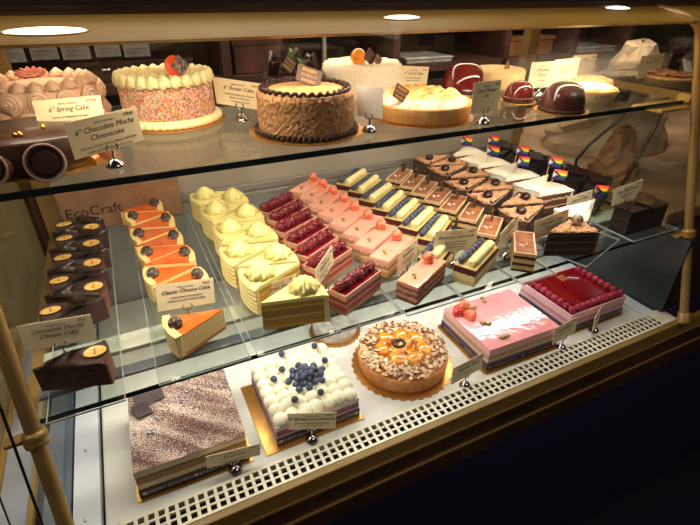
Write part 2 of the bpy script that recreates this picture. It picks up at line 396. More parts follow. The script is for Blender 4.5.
# ================================================================= food: shared shapes
rnd = random.Random(7)
CHOC = mat('dark_chocolate', (44, 24, 18), .28, spec=.5)
CHOCM = mat('matte_chocolate', (62, 36, 26), .55, var=(50, 28, 20), scale=80, bump=.3, bscale=120)
BUTTER = mat('lemon_buttercream', (244, 232, 150), .5, sss=.15)
BUTTERS = mat('pale_buttercream', (240, 226, 156), .55, bump=.15, bscale=200)
CREAM = mat('white_cream', (250, 242, 208), .5, sss=.15)
RED = mat('raspberry_skin', (134, 24, 36), .3, var=(98, 14, 28), scale=120, coat=.4)
RED_D = mat('dark_raspberry_skin', (168, 30, 56), .4, var=(140, 20, 44), scale=160, coat=.15)
BLUE = mat('blueberry_skin', (42, 46, 66), .5, var=(86, 94, 118), scale=150)
STRAW = mat('strawberry_flesh', (244, 140, 104), .35, var=(226, 84, 60), scale=120, coat=.3)
STRAWSKIN = mat('strawberry_skin', (206, 40, 36), .3, coat=.4)
SEED = mat('pale_seed', (236, 200, 120), .5)
GREEN = mat('pistachio_green', (172, 152, 74), .6, var=(128, 106, 48), scale=300)
LEAF = mat('leaf_green', (70, 120, 44), .5)

def raspberry_mesh(m, r=.010, n=7, seg=6):
    mb = MB()
    for j, (zz, k, ph) in enumerate([(-.75, 5, 0), (-.25, 8, .4), (.3, 8, 0), (.75, 5, .5), (1.02, 1, 0)]):
        rr = r*.92*math.sqrt(max(0, 1-(zz*.72)**2))*(1 if k > 1 else 0)
        if j >= 3 and k > 1: rr *= .72
        for i in range(k):
            a = 2*PI*i/k+ph
            mb.sphere((rr*.80*cos(a), rr*.80*sin(a), zz*r*.82), r*.27, seg, 4)
    mb.sphere((0, 0, 0), (r*.86, r*.86, r*.92), 12, 8)
    return mb.mesh('raspberry', m)
RASP = raspberry_mesh(RED, .0100); RASPD = raspberry_mesh(RED_D, .0090)
mb = MB(); mb.lathe([(0, -.0058), (.004, -.0052), (.0064, -.0015), (.0066, .0008), (.0052, .0042), (.003, .0054), (.0024, .0062), (.0018, .0050), (0, .0048)], 14)
BLUEB = mb.mesh('blueberry', BLUE)
def kid(name, me, parent, loc, rot=(0, 0, 0), sc=None):
    o = put(name, me, parent, loc, rot)
    if sc: o.scale = (sc, sc, sc) if not hasattr(sc, '__len__') else sc
    return o

def wedge(L, ang, n=10, inset=0, tipcut=.0):
    """tip towards -x, rounded wide end at +x, centred"""
    h = L/2; R = L; p = [(-h+inset*1.6, 0)]
    for i in range(n+1):
        a = -ang/2+ang*i/n
        a *= (1-inset/(R*ang/2)*.9)
        p.append((-h+(R-inset)*cos(a), (R-inset)*sin(a)))
    return p
def rosette(r, h, turns=2.3, n=7, mat=0, T=None, mb=None, tr=.26):
    """piped swirl"""
    mb = mb or MB(); pts = []; rr = []
    K = int(turns*18)
    for i in range(K+1):
        t = i/K; a = 2*PI*turns*t
        q = r*(1-t)**.8*.74; pts.append((q*cos(a), q*sin(a), h*(.22+.78*t**1.1)))
        rr.append(r*tr*(1-.55*t)*(1+.16*cos(a*5)))
    mb.tube(pts, rr, n, mat, T)
    mb.lathe([(r*.72, 0), (r*.66, h*.3), (r*.4, h*.62), (0, h*.9)], 14, mat, T); return mb
def ruffle(r, h, k=11, n=44, T=None, mb=None, mat=0, m=7, amp=.13, tw=2.2):
    """star-nozzle dollop with twisted flutes"""
    mb = mb or MB(); prof = [(r*f, h*z) for f, z in ((.94, 0), (1.0, .16), (.93, .36), (.72, .56), (.46, .76), (.2, .93), (0.0, 1.0))]
    def wob(rr, zz, a):
        q = tw*(zz/h); return rr*(1+amp*cos(k*(a+q))), zz
    mb.lathe(prof, n, mat, T, True, wob); return mb
def disc_mb(r, th, n=20, mat=0, T=None, mb=None):
    mb = mb or MB(); mb.lathe([(r*.96, 0), (r, th*.3), (r, th*.7), (r*.96, th)], n, mat, T); return mb
ORD = ['first', 'second', 'third', 'fourth', 'fifth', 'sixth', 'seventh', 'eighth', 'ninth', 'tenth']

# ---------------------------------------------------------------- chocolate mocha cheesecake slices
CMC_SIDE = mat('mocha_crumb_side', (74, 42, 32), .8, var=(50, 28, 22), scale=150, bump=.8, bscale=160)
CMC_ARC = mat('mocha_outer_crust', (128, 78, 58), .6, var=(98, 58, 44), scale=80, bump=.4, bscale=90)
CMC_TOP = mat('mocha_glaze', (74, 58, 52), .3, var=(50, 36, 32), scale=30, coat=.35, bump=.5, bscale=60)
COOKIE = mat('golden_coin_garnish', (226, 172, 84), .35, var=(240, 196, 110), scale=200, coat=.3)
COOKIED = mat('coin_slot', (110, 74, 30), .5)
def choc_slice(label, loc, rz, group):
    t = thing('mocha_cheesecake_slice', label, 'cake slice', loc, rz, group)
    mb = MB(); p = wedge(.092, .60); mb.prism(p, 0, .038)
    mb.build('cake_body', CMC_SIDE, t, bevel=.002)
    mb = MB(); n = len(p)-1
    q = [(x*1.012+.0006, y*1.01) for x, y in p[1:]]; qi = [(x-.004, y*.95) for x, y in p[1:]]
    mb.prism(q+qi[::-1], 0.0005, .0365, smooth=False); mb.build('outer_crust', CMC_ARC, t, bevel=.001)
    # wrinkled glaze sheet
    mb = MB(); U, V = 14, 10; vs = []
    for i in range(U+1):
        for j in range(V+1):
            u = i/U; a = (j/V-.5)*.61; R = .001+.0925*u
            x = -.046+R*cos(a); y = R*sin(a)
            z = .0385+.0016*sin(u*9+j*.9)+.0018*math.exp(-((u-.6)*7)**2)
            if u > .93: z -= .004*(u-.93)/.07
            vs.append((x, y, z))
    fs = [(i*(V+1)+j, (i+1)*(V+1)+j, (i+1)*(V+1)+j+1, i*(V+1)+j+1) for i in range(U) for j in range(V)]
    mb.add(vs, fs, 0, True); mb.build('glaze', CMC_TOP, t)
    mb = MB(); mb.lathe([(.0005, .0005), (.0130, .0005), (.0136, .0018), (.0126, .0032), (.0112, .0026), (0, .0026)], 24)
    mb.box(-.0085, .0085, -.0007, .0007, .0027, .0031, 1)
    c = mb.build('coin_garnish', [COOKIE, COOKIED], t, (.030, 0, .0405), (0, -.10, PI/2)); c.scale = (.78, 1.08, 1)
    f = MB(); f.add([(-.040, -.006, .0385), (.012, -.020, .0385), (-.004, -.014, .0500), (-.030, .012, .0385), (.020, .018, .0390), (.004, .008, .0485)], [(0, 1, 2), (3, 4, 5), (0, 2, 5, 3)], 0, True)
    f = f.build('chocolate_fin', CMC_TOP, t); q = f.modifiers.new('thick', 'SOLIDIFY'); q.thickness = .0010
    return t
grp = 'chocolate mocha cheesecake slices in the far left row'
XC = -.125
base = None
side = {True: 'left', False: 'right'}
seq = [(-.150, 1.060, 1), (-.098, 1.024, 0), (-.147, .990, 1), (-.099, .945, 0), (-.147, .905, 1), (-.098, .862, 0), (-.150, .820, 1), (-.097, .775, 0), (-.158, .728, 1)]
cl = cr = 0
for i, (gx, y, lf) in enumerate(seq):
    if lf: lab = f'dark mocha cheesecake slice, {ORD[cl]} from the back with its gold coin on the left'; cl += 1; rz = PI+.10; x = gx+.030
    else: lab = f'dark mocha cheesecake slice, {ORD[cr]} from the back with its gold coin on the right'; cr += 1; rz = -.12; x = gx-.030
    if base is None: base = choc_slice(lab, (x, y, MS), rz, grp)
    else: dup(base, (x, y, MS), rz, lab)
f_ = dup(base, (-.128, .592, MS), .0, 'single dark mocha cheesecake slice in front of its name card at the lower left')
f_['group'] = 'single display slices at the front of the middle shelf'

# ---------------------------------------------------------------- classic cheesecake slices
CH_SIDE = layered('cheesecake_section', [(0, (196, 124, 62)), (.006, (236, 204, 128)), (.022, (242, 214, 142))], .038, .5, .08, .05)
CH_CRUST = mat('cheesecake_pale_rim', (246, 222, 150), .5, var=(240, 208, 130), scale=40, sss=.1)
CH_GLAZE = mat('orange_jelly_glaze', (224, 92, 32), .08, var=(240, 126, 56), scale=18, coat=1)
DOT = speckle('dotted_chocolate', (40, 24, 18), [(132, 98, 66)], 420, .78, .4, .2)
def cheese_slice(label, loc, rz, group):
    t = thing('cheesecake_slice', label, 'cake slice', loc, rz, group)
    p = wedge(.090, .72); MB().prism(p, 0, .037).build('cake_body', CH_SIDE, t, bevel=.0012)
    q = [(x*1.02, y*1.01) for x, y in p[1:]]; qi = [(x-.010, y*.93) for x, y in p[1:]]
    MB().prism(q+qi[::-1], .004, .0415).build('pale_rim', CH_CRUST, t, bevel=.0028)
    g = [(-.0448, 0)]+[(-.045+.0810*cos(a), .0810*sin(a)) for a in [(-.5+i/12)*.71 for i in range(13)]]; MB().prism(g, .0368, .0390).build('jelly_glaze', CH_GLAZE, t, bevel=.0008)
    disc_mb(.0105, .0020).build('chocolate_disc', DOT, t, (.030, .002, .0455), (.9, 0, 0))
    return t
grp = 'classic cheesecake slices in the second row'
seq = [(.026, 1.086, 0), (-.012, 1.040, 1), (.039, .991, 0), (-.008, .945, 1), (.042, .899, 0), (-.001, .858, 1), (.051, .818, 0), (.000, .771, 1), (.058, .728, 0)]
base = None; cl = cr = 0
for i, (gx, y, lf) in enumerate(seq):
    if lf: lab = f'orange glazed cheesecake slice, {ORD[cl]} from the back with its chocolate disc on the left'; cl += 1; rz = PI+.08; x = gx+.026
    else: lab = f'orange glazed cheesecake slice, {ORD[cr]} from the back with its chocolate disc on the right'; cr += 1; rz = .05; x = gx-.022
    if base is None: base = o_ = cheese_slice(lab, (x, y, MS), rz, grp)
    else: o_ = dup(base, (x, y, MS), rz, lab)
    face(o_, 'chocolate_disc', (.85, .0, .15*sin(i*3)))
f_ = dup(base, (.040, .612, MS), PI+.16, 'single orange glazed cheesecake slice in front of its name card'); face(f_, 'chocolate_disc', (.75, -.1, 0))
f_['group'] = 'single display slices at the front of the middle shelf'

# ---------------------------------------------------------------- lemon cake slices
LM_SIDE = layered('lemon_sponge_section', [(0, (206, 170, 60)), (.006, (226, 178, 50)), (.018, (236, 216, 120)), (.0205, (214, 168, 56)), (.034, (238, 220, 130)), (.0365, (196, 158, 62)), (.046, (240, 226, 140))], .047, .85, .16, .07)
LM_SIDEF = layered('brown_lemon_section', [(0, (206, 164, 60)), (.006, (184, 142, 66)), (.019, (222, 190, 106)), (.022, (176, 134, 62)), (.036, (224, 190, 92)), (.039, (190, 146, 56))], .047, .85, .16, .12)
def lemon_slice(label, loc, rz, group, front=False):
    t = thing('lemon_cake_slice', label, 'cake slice', loc, rz, group)
    p = wedge(.104, .70); MB().prism(p, 0, .047).build('sponge_layers', LM_SIDEF if front else LM_SIDE, t, bevel=.0008)
    # frosted top sheet
    MB().prism([(x*1.01, y*1.01) for x, y in p], .047, .0535).build('top_frosting', BUTTER, t, bevel=.0018)
    # ribbed outer frosting
    mb = MB(); n = 12; vs = []; Z = 36
    for j in range(Z+1):
        z = .0005+.0520*j/Z; bump_ = .0034*abs(sin(j/Z*PI*6))
        for i in range(n+1):
            a = (-.5+i/n)*.73; R = .1050+bump_; vs.append((-.052+R*cos(a), R*sin(a), z))
    fs = [(j*(n+1)+i, j*(n+1)+i+1, (j+1)*(n+1)+i+1, (j+1)*(n+1)+i) for j in range(Z) for i in range(n)]
    mb.add(vs, fs, 0, True)
    q = [(-.052+.1060*cos((-.5+i/n)*.73), .1060*sin((-.5+i/n)*.73)) for i in range(n+1)]; qi = [(-.052+.100*cos((-.5+i/n)*.73), .100*sin((-.5+i/n)*.73)) for i in range(n+1)]
    mb.prism(q+qi[::-1], 0, .0525); mb.build('ribbed_frosting', BUTTERS, t)
    ruffle(.0225, .0245, 7, 84, amp=.26, tw=2.6).build('piped_rosette', BUTTER, t, (.024, 0, .0528))
    return t
grp = 'lemon cake slices in the third row'
seq = [(.134, 1.060, 1), (.200, 1.020, 0), (.140, .968, 1), (.206, .920, 0), (.146, .866, 1), (.203, .820, 0), (.138, .765, 1), (.208, .718, 0), (.150, .672, 1)]
base = None; cl = cr = 0
for i, (gx, y, lf) in enumerate(seq):
    if lf: lab = f'yellow frosted lemon cake slice, {ORD[cl]} from the back with its rosette on the left'; cl += 1; rz = PI+.12; x = gx+.033
    else: lab = f'yellow frosted lemon cake slice, {ORD[cr]} from the back with its rosette on the right'; cr += 1; rz = .10; x = gx-.024
    if base is None: base = lemon_slice(lab, (x, y, MS), rz, grp)
    else: dup(base, (x, y, MS), rz, lab)
lemon_slice('single yellow lemon cake slice showing brown sponge layers at the shelf edge', (.188, .5955, MS), .13, 'single display slices at the front of the middle shelf', True)

# ---------------------------------------------------------------- bars
def bar(name, label, loc, rz, group, L, W, H, side, top, toph, under=None, acet=False):
    t = thing(name, label, 'cake slice', loc, rz, group)
    MB().box(-L/2, L/2, -W/2, W/2, 0, H).build('layered_body', side, t, bevel=.0008)
    MB().box(-L/2+.0004, L/2-.0004, -W/2+.0004, W/2-.0004, H, H+toph).build('top_glaze', top, t, bevel=.0007)
    if acet:
        a = MB(); e = .0008; z = H+.0075
        for q in (((-L/2-e, -W/2-e), (L/2+e, -W/2-e)), ((L/2+e, -W/2-e), (L/2+e, W/2+e)), ((L/2+e, W/2+e), (-L/2-e, W/2+e)), ((-L/2-e, W/2+e), (-L/2-e, -W/2-e))):
            (ax, ay), (bx, by) = q
            a.add([(ax, ay, .001), (bx, by, .001), (bx, by, z), (ax, ay, z)], [(0, 1, 2, 3)])
        a.build('acetate_wrap', ACET, t)
    return t
# raspberry
RB = layered('raspberry_bar_section', [(0, (196, 150, 92)), (.008, (186, 60, 58)), (.018, (226, 172, 140)), (.022, (170, 44, 50)), (.030, (232, 184, 152))], .037, .6, .12, .14)
RBT = mat('raspberry_jelly', (120, 14, 30), .06, coat=1)
RIM = mat('pink_mousse_rim', (232, 182, 152), .5)
def rasp_bar(label, loc, rz, group):
    L, W, H = .104, .037, .037
    t = bar('raspberry_bar', label, loc, rz, group, L, W, H, RB, RBT, .0016, acet=True)
    m = MB(); w = .0018
    m.box(-L/2, L/2, -W/2, -W/2+w, H-.002, H+.0035).box(-L/2, L/2, W/2-w, W/2, H-.002, H+.0035).box(-L/2, -L/2+w, -W/2+w, W/2-w, H-.002, H+.0035).box(L/2-w, L/2, -W/2+w, W/2-w, H-.002, H+.0035)
    m.build('mousse_rim', RIM, t)
    for k in range(6):
        kid('raspberry', RASP, t, (-.042+.0168*k, .0015*(-1)**k+.001, H+.0115), (.3*k, .4*(k % 3)-1.0, k*1.1))
    return t
grp = 'raspberry topped bars in the fourth row'
base = None
for i, (x, y) in enumerate([(.290, .972), (.296, .918), (.292, .862), (.298, .806), (.296, .752), (.298, .698)]):
    lab = f'raspberry topped bar, {ORD[i]} from the back of its row'
    if base is None: base = rasp_bar(lab, (x, y, MS), .52, grp)
    else: dup(base, (x, y, MS), .52+.03*sin(i*2.1), lab)
f_ = dup(base, (.309, .604, MS), .47, 'single raspberry topped bar on the shelf edge beside the yellow slice'); f_['group'] = 'single display slices at the front of the middle shelf'
# strawberry mousse
SB = layered('strawberry_bar_section', [(0, (140, 104, 58)), (.004, (190, 158, 92)), (.014, (238, 186, 160)), (.018, (176, 134, 84)), (.026, (236, 176, 152)), (.036, (244, 182, 158))], .038, .8, .2, .28, 320)
SBD = layered('brown_strawberry_section', [(0, (110, 74, 44)), (.008, (206, 136, 116)), (.014, (120, 84, 54)), (.020, (206, 140, 118)), (.026, (130, 90, 64)), (.031, (222, 150, 128))], .038, .8, .2, .3, 320)
SBT = mat('pink_mirror_glaze', (246, 176, 150), .12, var=(240, 162, 136), scale=12, coat=.8)
def half_strawberry(parent, loc, rot, s=1.0, whole=False):
    mb = MB(); prof = [(0, -.011), (.003, -.0095), (.0062, -.004), (.0085, .002), (.0082, .006), (.005, .0085), (0, .009)]
    mb.lathe(prof, 16)
    o = mb.build('strawberry', STRAW if not whole else STRAWSKIN, parent, loc, rot); o.scale = (s, s, s)
    sm = MB()
    for j in range(26):
        a = j*2.4; z = -.008+.014*j/26; r = .0085*math.sqrt(max(.05, 1-((z-.003)/.0125)**2))
        sm.sphere((r*cos(a), r*sin(a), z), (.0006, .0006, .0009), 5, 3)
    sm.build('seeds', SEED, o, kind='stuff'); return o
PIST = MB()
for a, b_, c in ((0, 0, 0), (.0035, .001, .3), (-.003, .002, 1.1), (.001, -.003, 2.0)):
    PIST.sphere((a, b_, .0012), (.0032, .0018, .0015), 7, 5, 0, Matrix.Rotation(c, 4, 'Z'))
PIST = PIST.mesh('pistachio', GREEN)
def straw_bar(label, loc, rz, group, sec=SB):
    t = bar('strawberry_mousse_bar', label, loc, rz, group, .112, .042, .0365, sec, SBT, .002)
    kid('pistachio_crumbs', PIST, t, (-.028, .001, .0385), (0, 0, 0), 1.35)
    half_strawberry(t, (.030, .004, .0485), (-.5, .35, .9), 1.25)
    return t
grp = 'pink strawberry mousse bars in the fifth row'; base = None
for i, (x, y) in enumerate([(.402, 1.060), (.408, 1.008), (.412, .955), (.415, .901), (.417, .847), (.424, .794), (.424, .738), (.428, .682)]):
    lab = f'pink strawberry mousse bar, {ORD[i]} from the back of its row'
    if base is None: base = straw_bar(lab, (x, y, MS), .60, grp)
    else: dup(base, (x, y, MS), .60+.03*sin(i*1.7), lab)
straw_bar('single pink strawberry bar with brown speckled layers on the shelf edge', (.433, .583, MS), .50, 'single display slices at the front of the middle shelf', SBD)
# blueberry lemon
BB = layered('blueberry_bar_section', [(0, (206, 186, 116)), (.010, (228, 214, 150)), (.022, (92, 22, 34)), (.032, (74, 14, 28))], .036, .5, .1, .12)
BBT = mat('pale_lemon_top', (206, 184, 116), .4)
YST = mat('piped_lemon_cream', (240, 226, 160), .5, sss=.1)
def blue_bar(label, loc, rz, group):
    t = bar('blueberry_bar', label, loc, rz, group, .114, .044, .0345, BB, BBT, .0016)
    for k in range(7): kid('blueberry', BLUEB, t, (-.0465+.0155*k, .0115, .0425), (.5*k, .3*k, k), 1.06)
    pts = []; rr = []
    for k in range(57):
        u = k/56; pts.append((-.050+.100*u, -.0085, .0425)); rr.append(.0092*(.86+.14*abs(sin(u*PI*6)))*(1 if .03 < u < .97 else .72))
    MB().tube(pts, rr, 12).build('piped_cream', YST, t)
    return t
grp = 'blueberry and cream bars in the sixth row'; base = None
for i, (x, y) in enumerate([(.530, 1.060), (.537, 1.002), (.538, .940), (.540, .882), (.543, .826), (.548, .772), (.552, .717), (.512, .644)]):
    lab = f'blueberry and piped cream bar, {ORD[i]} from the back of its row'
    if base is None: base = blue_bar(lab, (x, y, MS), .62, grp)
    else: dup(base, (x, y, MS), .62+.03*sin(i*2.3), lab)
f_ = dup(base, (.560, .588, MS), .50, 'single blueberry and piped cream bar on the shelf edge beside the pink bar'); f_['group'] = 'single display slices at the front of the middle shelf'
# chocolate nougat
NB = layered('chocolate_bar_section', [(0, (40, 22, 18)), (.005, (200, 172, 104)), (.013, (62, 34, 26)), (.019, (206, 176, 110)), (.028, (50, 28, 22)), (.034, (212, 178, 128))], .040, .5, .08, .1)
NBT = mat('milk_chocolate_top', (132, 78, 52), .35, var=(166, 108, 74), scale=60)
NRIM = mat('pale_cream_edge', (214, 184, 146), .55)
SILV = mat('pale_almond_piece', (224, 206, 186), .4)
PLQ = speckle('printed_chocolate', (48, 28, 22), [(140, 108, 72)], 500, .7, .35, .1)
def nougat_bar(label, loc, rz, group, plaque=True):
    L, W, H = .098, .041, .038
    t = bar('chocolate_layer_bar', label, loc, rz, group, L, W, H, NB, NBT, .0022)
    m = MB(); w = .0030
    for a in ((-L/2, L/2, -W/2, -W/2+w), (-L/2, L/2, W/2-w, W/2), (-L/2, -L/2+w, -W/2+w, W/2-w), (L/2-w, L/2, -W/2+w, W/2-w)): m.box(a[0], a[1], a[2], a[3], H, H+.0030)
    m.build('cream_edge', NRIM, t)
    m = MB()
    for a, b_ in ((-.020, .003), (-.012, -.003), (-.016, .008)): m.sphere((a, b_, H+.0035), (.0040, .0026, .0022), 8, 5)
    m.build('almond_pieces', SILV, t)
    if plaque:
        m = MB().box(-.013, .013, -.0008, .0008, 0, .024); m.build('chocolate_plaque', PLQ, t, (.030, .0, H+.002), (-.15, 0, 0))
    return t
grp = 'chocolate layer bars in the seventh row'; base = None
for i, (x, y) in enumerate([(.652, 1.022), (.660, .968), (.660, .914), (.664, .860), (.668, .804), (.676, .746), (.664, .672)]):
    lab = f'chocolate layer bar with pale cream edges, {ORD[i]} from the back of its row'
    if base is None: base = nougat_bar(lab, (x, y, MS), .66, grp)
    else: dup(base, (x, y, MS), .66+.03*sin(i*1.3), lab)
nougat_bar('single striped chocolate layer bar standing end-on at the shelf edge', (.674, .582, MS), .84, 'single display slices at the front of the middle shelf', False)
# chocolate crumb wedges
CR_SIDE = layered('dark_layer_section', [(0, (46, 26, 20)), (.012, (84, 56, 44)), (.016, (38, 22, 18)), (.028, (92, 62, 48)), (.032, (36, 20, 16)), (.044, (84, 56, 42)), (.048, (34, 20, 16))], .058, .8, .35, .16, 200)
CR_TOP = speckle('orange_brown_crumb', (202, 150, 110), [(176, 126, 88), (222, 174, 132), (146, 98, 66)], 420, .4, .9, .3)
CR_RIM = mat('dark_crumb_wall', (60, 40, 30), .9, var=(104, 74, 54), scale=170, bump=.9, bscale=170)
BEAN = MB().lathe([(0, 0), (.0108, 0), (.0118, .003), (.0100, .0075), (.0055, .0105), (0, .0112)], 20)
BEANM = BEAN.mesh('bean', CHOC)
SILVBALL = mat('silvery_chocolate', (176, 160, 144), .25, var=(120, 96, 80), scale=160, metal=.3)
def crumb_slice(label, loc, rz, group, ball=None):
    t = thing('chocolate_crumb_slice', label, 'cake slice', loc, rz, group)
    p = wedge(.108, .74); MB().prism(p, 0, .054).build('cake_layers', CR_SIDE, t, bevel=.0012)
    mb = MB(); U, V = 16, 10; vs = []; r2 = random.Random(3)
    for i in range(U+1):
        for j in range(V+1):
            u = i/U; a = (j/V-.5)*.78; R = .001+.109*u
            vs.append((-.054+R*cos(a), R*sin(a), .0545+r2.uniform(-.0012, .0022)-(.002 if j in (0, V) or i == U else 0)))
    fs = [(i*(V+1)+j, (i+1)*(V+1)+j, (i+1)*(V+1)+j+1, i*(V+1)+j+1) for i in range(U) for j in range(V)]
    mb.add(vs, fs, 0, False)
    mb.prism([(x*1.0, y*1.0) for x, y in p], .050, .0535); mb.build('crumb_top', CR_TOP, t)
    q = [(x*1.015, y*1.01) for x, y in p[1:]]; qi = [(x-.005, y*.95) for x, y in p[1:]]
    MB().prism(q+qi[::-1], 0.0003, .0525).build('crumb_wall', CR_RIM, t, bevel=.001)
    if ball: kid('silver_ball', MB().sphere((0, 0, 0), .0115, 18, 12).mesh('ball', SILVBALL), t, ball)
    else: kid('chocolate_button', BEANM, t, (.022, 0, .0560), (0, 0, .7), (1.35, 1.0, 1.1))
    return t
grp = 'chocolate crumb slices in the eighth row'
seq = [(.770, 1.066, 1), (.828, 1.020, 0), (.757, .972, 1), (.824, .922, 0), (.738, .868, 1), (.816, .826, 0), (.736, .776, 1), (.818, .726, 0), (.742, .674, 1)]
base = None; cl = cr = 0
for i, (gx, y, lf) in enumerate(seq):
    if lf: lab = f'crumb topped chocolate slice, {ORD[cl]} from the back with its dark button on the left'; cl += 1; rz = PI+.10; x = gx+.026
    else: lab = f'crumb topped chocolate slice, {ORD[cr]} from the back with its dark button on the right'; cr += 1; rz = .08; x = gx-.028
    if base is None: base = crumb_slice(lab, (x, y, MS), rz, grp)
    else: dup(base, (x, y, MS), rz, lab)
crumb_slice('single crumb topped chocolate slice with a silvery ball at the shelf edge', (.780, .573, MS), -.02, 'single display slices at the front of the middle shelf', (.026, .004, .0655))
# coconut slices with flags
CO_SIDE = layered('carrot_cake_section', [(0, (96, 56, 36)), (.016, (226, 200, 160)), (.020, (110, 64, 40)), (.034, (226, 204, 166)), (.038, (112, 66, 42)), (.050, (240, 228, 200))], .056, .85, .15, .18, 240)
CO_TOP = mat('shredded_coconut', (250, 244, 226), .85, var=(236, 226, 200), scale=260, bump=.5, bscale=300)
STICK = mat('wooden_pick', (220, 196, 150), .6)
m, t_, b = nt('rainbow_stripes'); N = t_.nodes; L = t_.links
tc = N.new('ShaderNodeTexCoord'); sp = N.new('ShaderNodeSeparateXYZ'); L.new(tc.outputs['Object'], sp.inputs[0])
mr = N.new('ShaderNodeMapRange'); mr.inputs['From Min'].default_value = -.013; mr.inputs['From Max'].default_value = .013; L.new(sp.outputs['Z'], mr.inputs['Value'])
r_ = N.new('ShaderNodeValToRGB'); r_.color_ramp.interpolation = 'CONSTANT'; e = r_.color_ramp.elements
cols = [(96, 40, 130), (40, 70, 170), (30, 130, 70), (250, 214, 40), (244, 132, 30), (214, 34, 40)]
while len(e) > 1: e.remove(e[-1])
e[0].position = 0; e[0].color = lin(cols[0])
for i in range(1, 6): k = e.new(i/6); k.color = lin(cols[i])
L.new(mr.outputs[0], r_.inputs['Fac']); L.new(r_.outputs['Color'], b.inputs['Base Color']); b.inputs['Roughness'].default_value = .7
RAIN = m
CHV = [mat('chevron_white', (236, 230, 226), .7), mat('chevron_pink', (226, 150, 170), .7), mat('chevron_blue', (110, 170, 210), .7), mat('chevron_brown', (80, 50, 34), .7), mat('chevron_black', (24, 22, 24), .7)]
def flag(parent, loc, rz, h=.056, back=False, facing=1):
    MB().tube([(0, 0, -.012), (0, 0, h)], .0008, 6).build('flag_pick', STICK, parent, loc, (0, .06, rz))
    f = MB(); n = 8; w = .031
    vs = [];
    for i in range(n+1):
        u = i/n
        for z in (-.013, .013): vs.append((facing*w*u, .0022*sin(u*5), z))
    fs = [(2*i, 2*i+2, 2*i+3, 2*i+1) for i in range(n)]
    f.add(vs, fs, 0, True)
    o = f.build('rainbow_flag', RAIN, parent, (loc[0], loc[1], loc[2]+h-.012), (0, .06, rz))
    s = o.modifiers.new('thick', 'SOLIDIFY'); s.thickness = .0004
    c = MB()
    for j, mm in enumerate([4, 3, 2, 1, 0]):
        w2 = .018-.0032*j; hh = .013*(w2/.018)
        for y in (-.0012-.00012*j, .0012+.00012*j):
            c.add([(facing*.0003, y, -hh), (facing*w2, y+.0014*(w2/.016), 0), (facing*.0003, y, hh)], [(0, 1, 2)], mm)
    c.build('chevron', CHV, o)
    return o
def coco_slice(label, loc, rz, group, fl=True):
    t = thing('coconut_cake_slice', label, 'cake slice', loc, rz, group)
    p = wedge(.112, .68); MB().prism(p, 0, .050).build('cake_layers', CO_SIDE, t, bevel=.0012)
    mb = MB(); U, V = 22, 14; vs = []; r2 = random.Random(5)
    for i in range(U+1):
        for j in range(V+1):
            u = i/U; a = (j/V-.5)*.72; R = .001+.114*u
            e_ = min(1, 4*min(j/V, 1-j/V)+.15)*min(1, 6*(1-u)+.2)
            vs.append((-.055+R*cos(a), R*sin(a), .0485+.0105*e_+r2.uniform(-.001, .0016)))
    fs = [(i*(V+1)+j, (i+1)*(V+1)+j, (i+1)*(V+1)+j+1, i*(V+1)+j+1) for i in range(U) for j in range(V)]
    mb.add(vs, fs, 0, True)
    q = [(x*1.02, y*1.02) for x, y in p[1:]]; qi = [(x-.006, y*.95) for x, y in p[1:]]
    mb.prism(q+qi[::-1], 0.0003, .0525); mb.build('coconut_coating', CO_TOP, t)
    return t
grp = 'white coconut slices in the ninth row'
seq = [(.905, 1.073, .30), (.923, 1.018, PI+.30), (.905, .963, .30), (.923, .908, PI+.30), (.905, .853, .30), (.923, .798, PI+.30), (.905, .742, .30)]
base = coco_slice('white coconut topped slice, first from the back of its row', (seq[0][0], seq[0][1], MS), seq[0][2], grp)
others = [(i, dup(base, (x, y, MS), rz, f'white coconut topped slice with a small rainbow flag, {ORD[i]} from the back of its row')) for i, (x, y, rz) in enumerate(seq) if i]
flag(base, (-.022, 0, .055), -.85, .050)
for i, o in others: flag(o, ((-.022+.004*i) if i % 2 == 0 else (-.020-.003*i), .002, .055), -.55+.25*sin(i*2)-seq[i][2], .050+.005*(i % 2))
base['label'] = 'white coconut topped slice, rearmost of its row beside the chocolate crumb slices'
s_ = coco_slice('single coconut slice with a rainbow flag behind the silvery-ball slice', (.893, .634, MS), PI+.22, 'single display slices at the front of the middle shelf')
flag(s_, (-.012, .010, .055), -.30-PI-.28+PI*0, .050)
# dark chocolate slices
DK_SIDE = layered('dark_torte_section', [(0, (30, 18, 16)), (.014, (66, 42, 36)), (.018, (28, 16, 14)), (.032, (62, 38, 32)), (.036, (26, 15, 13))], .056, .5, .12, .08)
DK_TOP = mat('black_glaze', (30, 24, 24), .12, coat=.8)
def dark_slice(label, loc, rz, group, front=False):
    t = thing('dark_chocolate_slice', label, 'cake slice', loc, rz, group)
    L, W, H = (.128, .058, .052)
    MB().prism([(-L/2, -W/2), (L/2, -W/2*.9), (L/2, W/2*.9), (-L/2, W/2*.5)], 0, H).build('cake_layers', DK_SIDE, t, bevel=.001)
    MB().prism([(-L/2, -W/2), (L/2, -W/2*.9), (L/2, W/2*.9), (-L/2, W/2*.5)], H, H+.004).build('black_glaze_top', DK_TOP, t, bevel=.001)
    MB().box(-.030, .030, -.018, .018, 0, .0012).build('chocolate_sheet', mat('gold_flecked_sheet', (84, 62, 44), .3, var=(54, 40, 32), scale=60) if front else CHOC, t, (.02, .006, H+.010), (.10, -.08, .5))
    return t
grp = 'dark chocolate slices in the last row'; base = None
for i, (x, y) in enumerate([(1.035, 1.055), (1.038, .990), (1.040, .924), (1.042, .858), (1.044, .792), (1.046, .726)]):
    lab = f'dark glazed chocolate slice, {ORD[i]} from the back of the last row'
    if base is None: base = dark_slice(lab, (x, y, MS), .45, grp)
    else: dup(base, (x, y, MS), .45, lab)
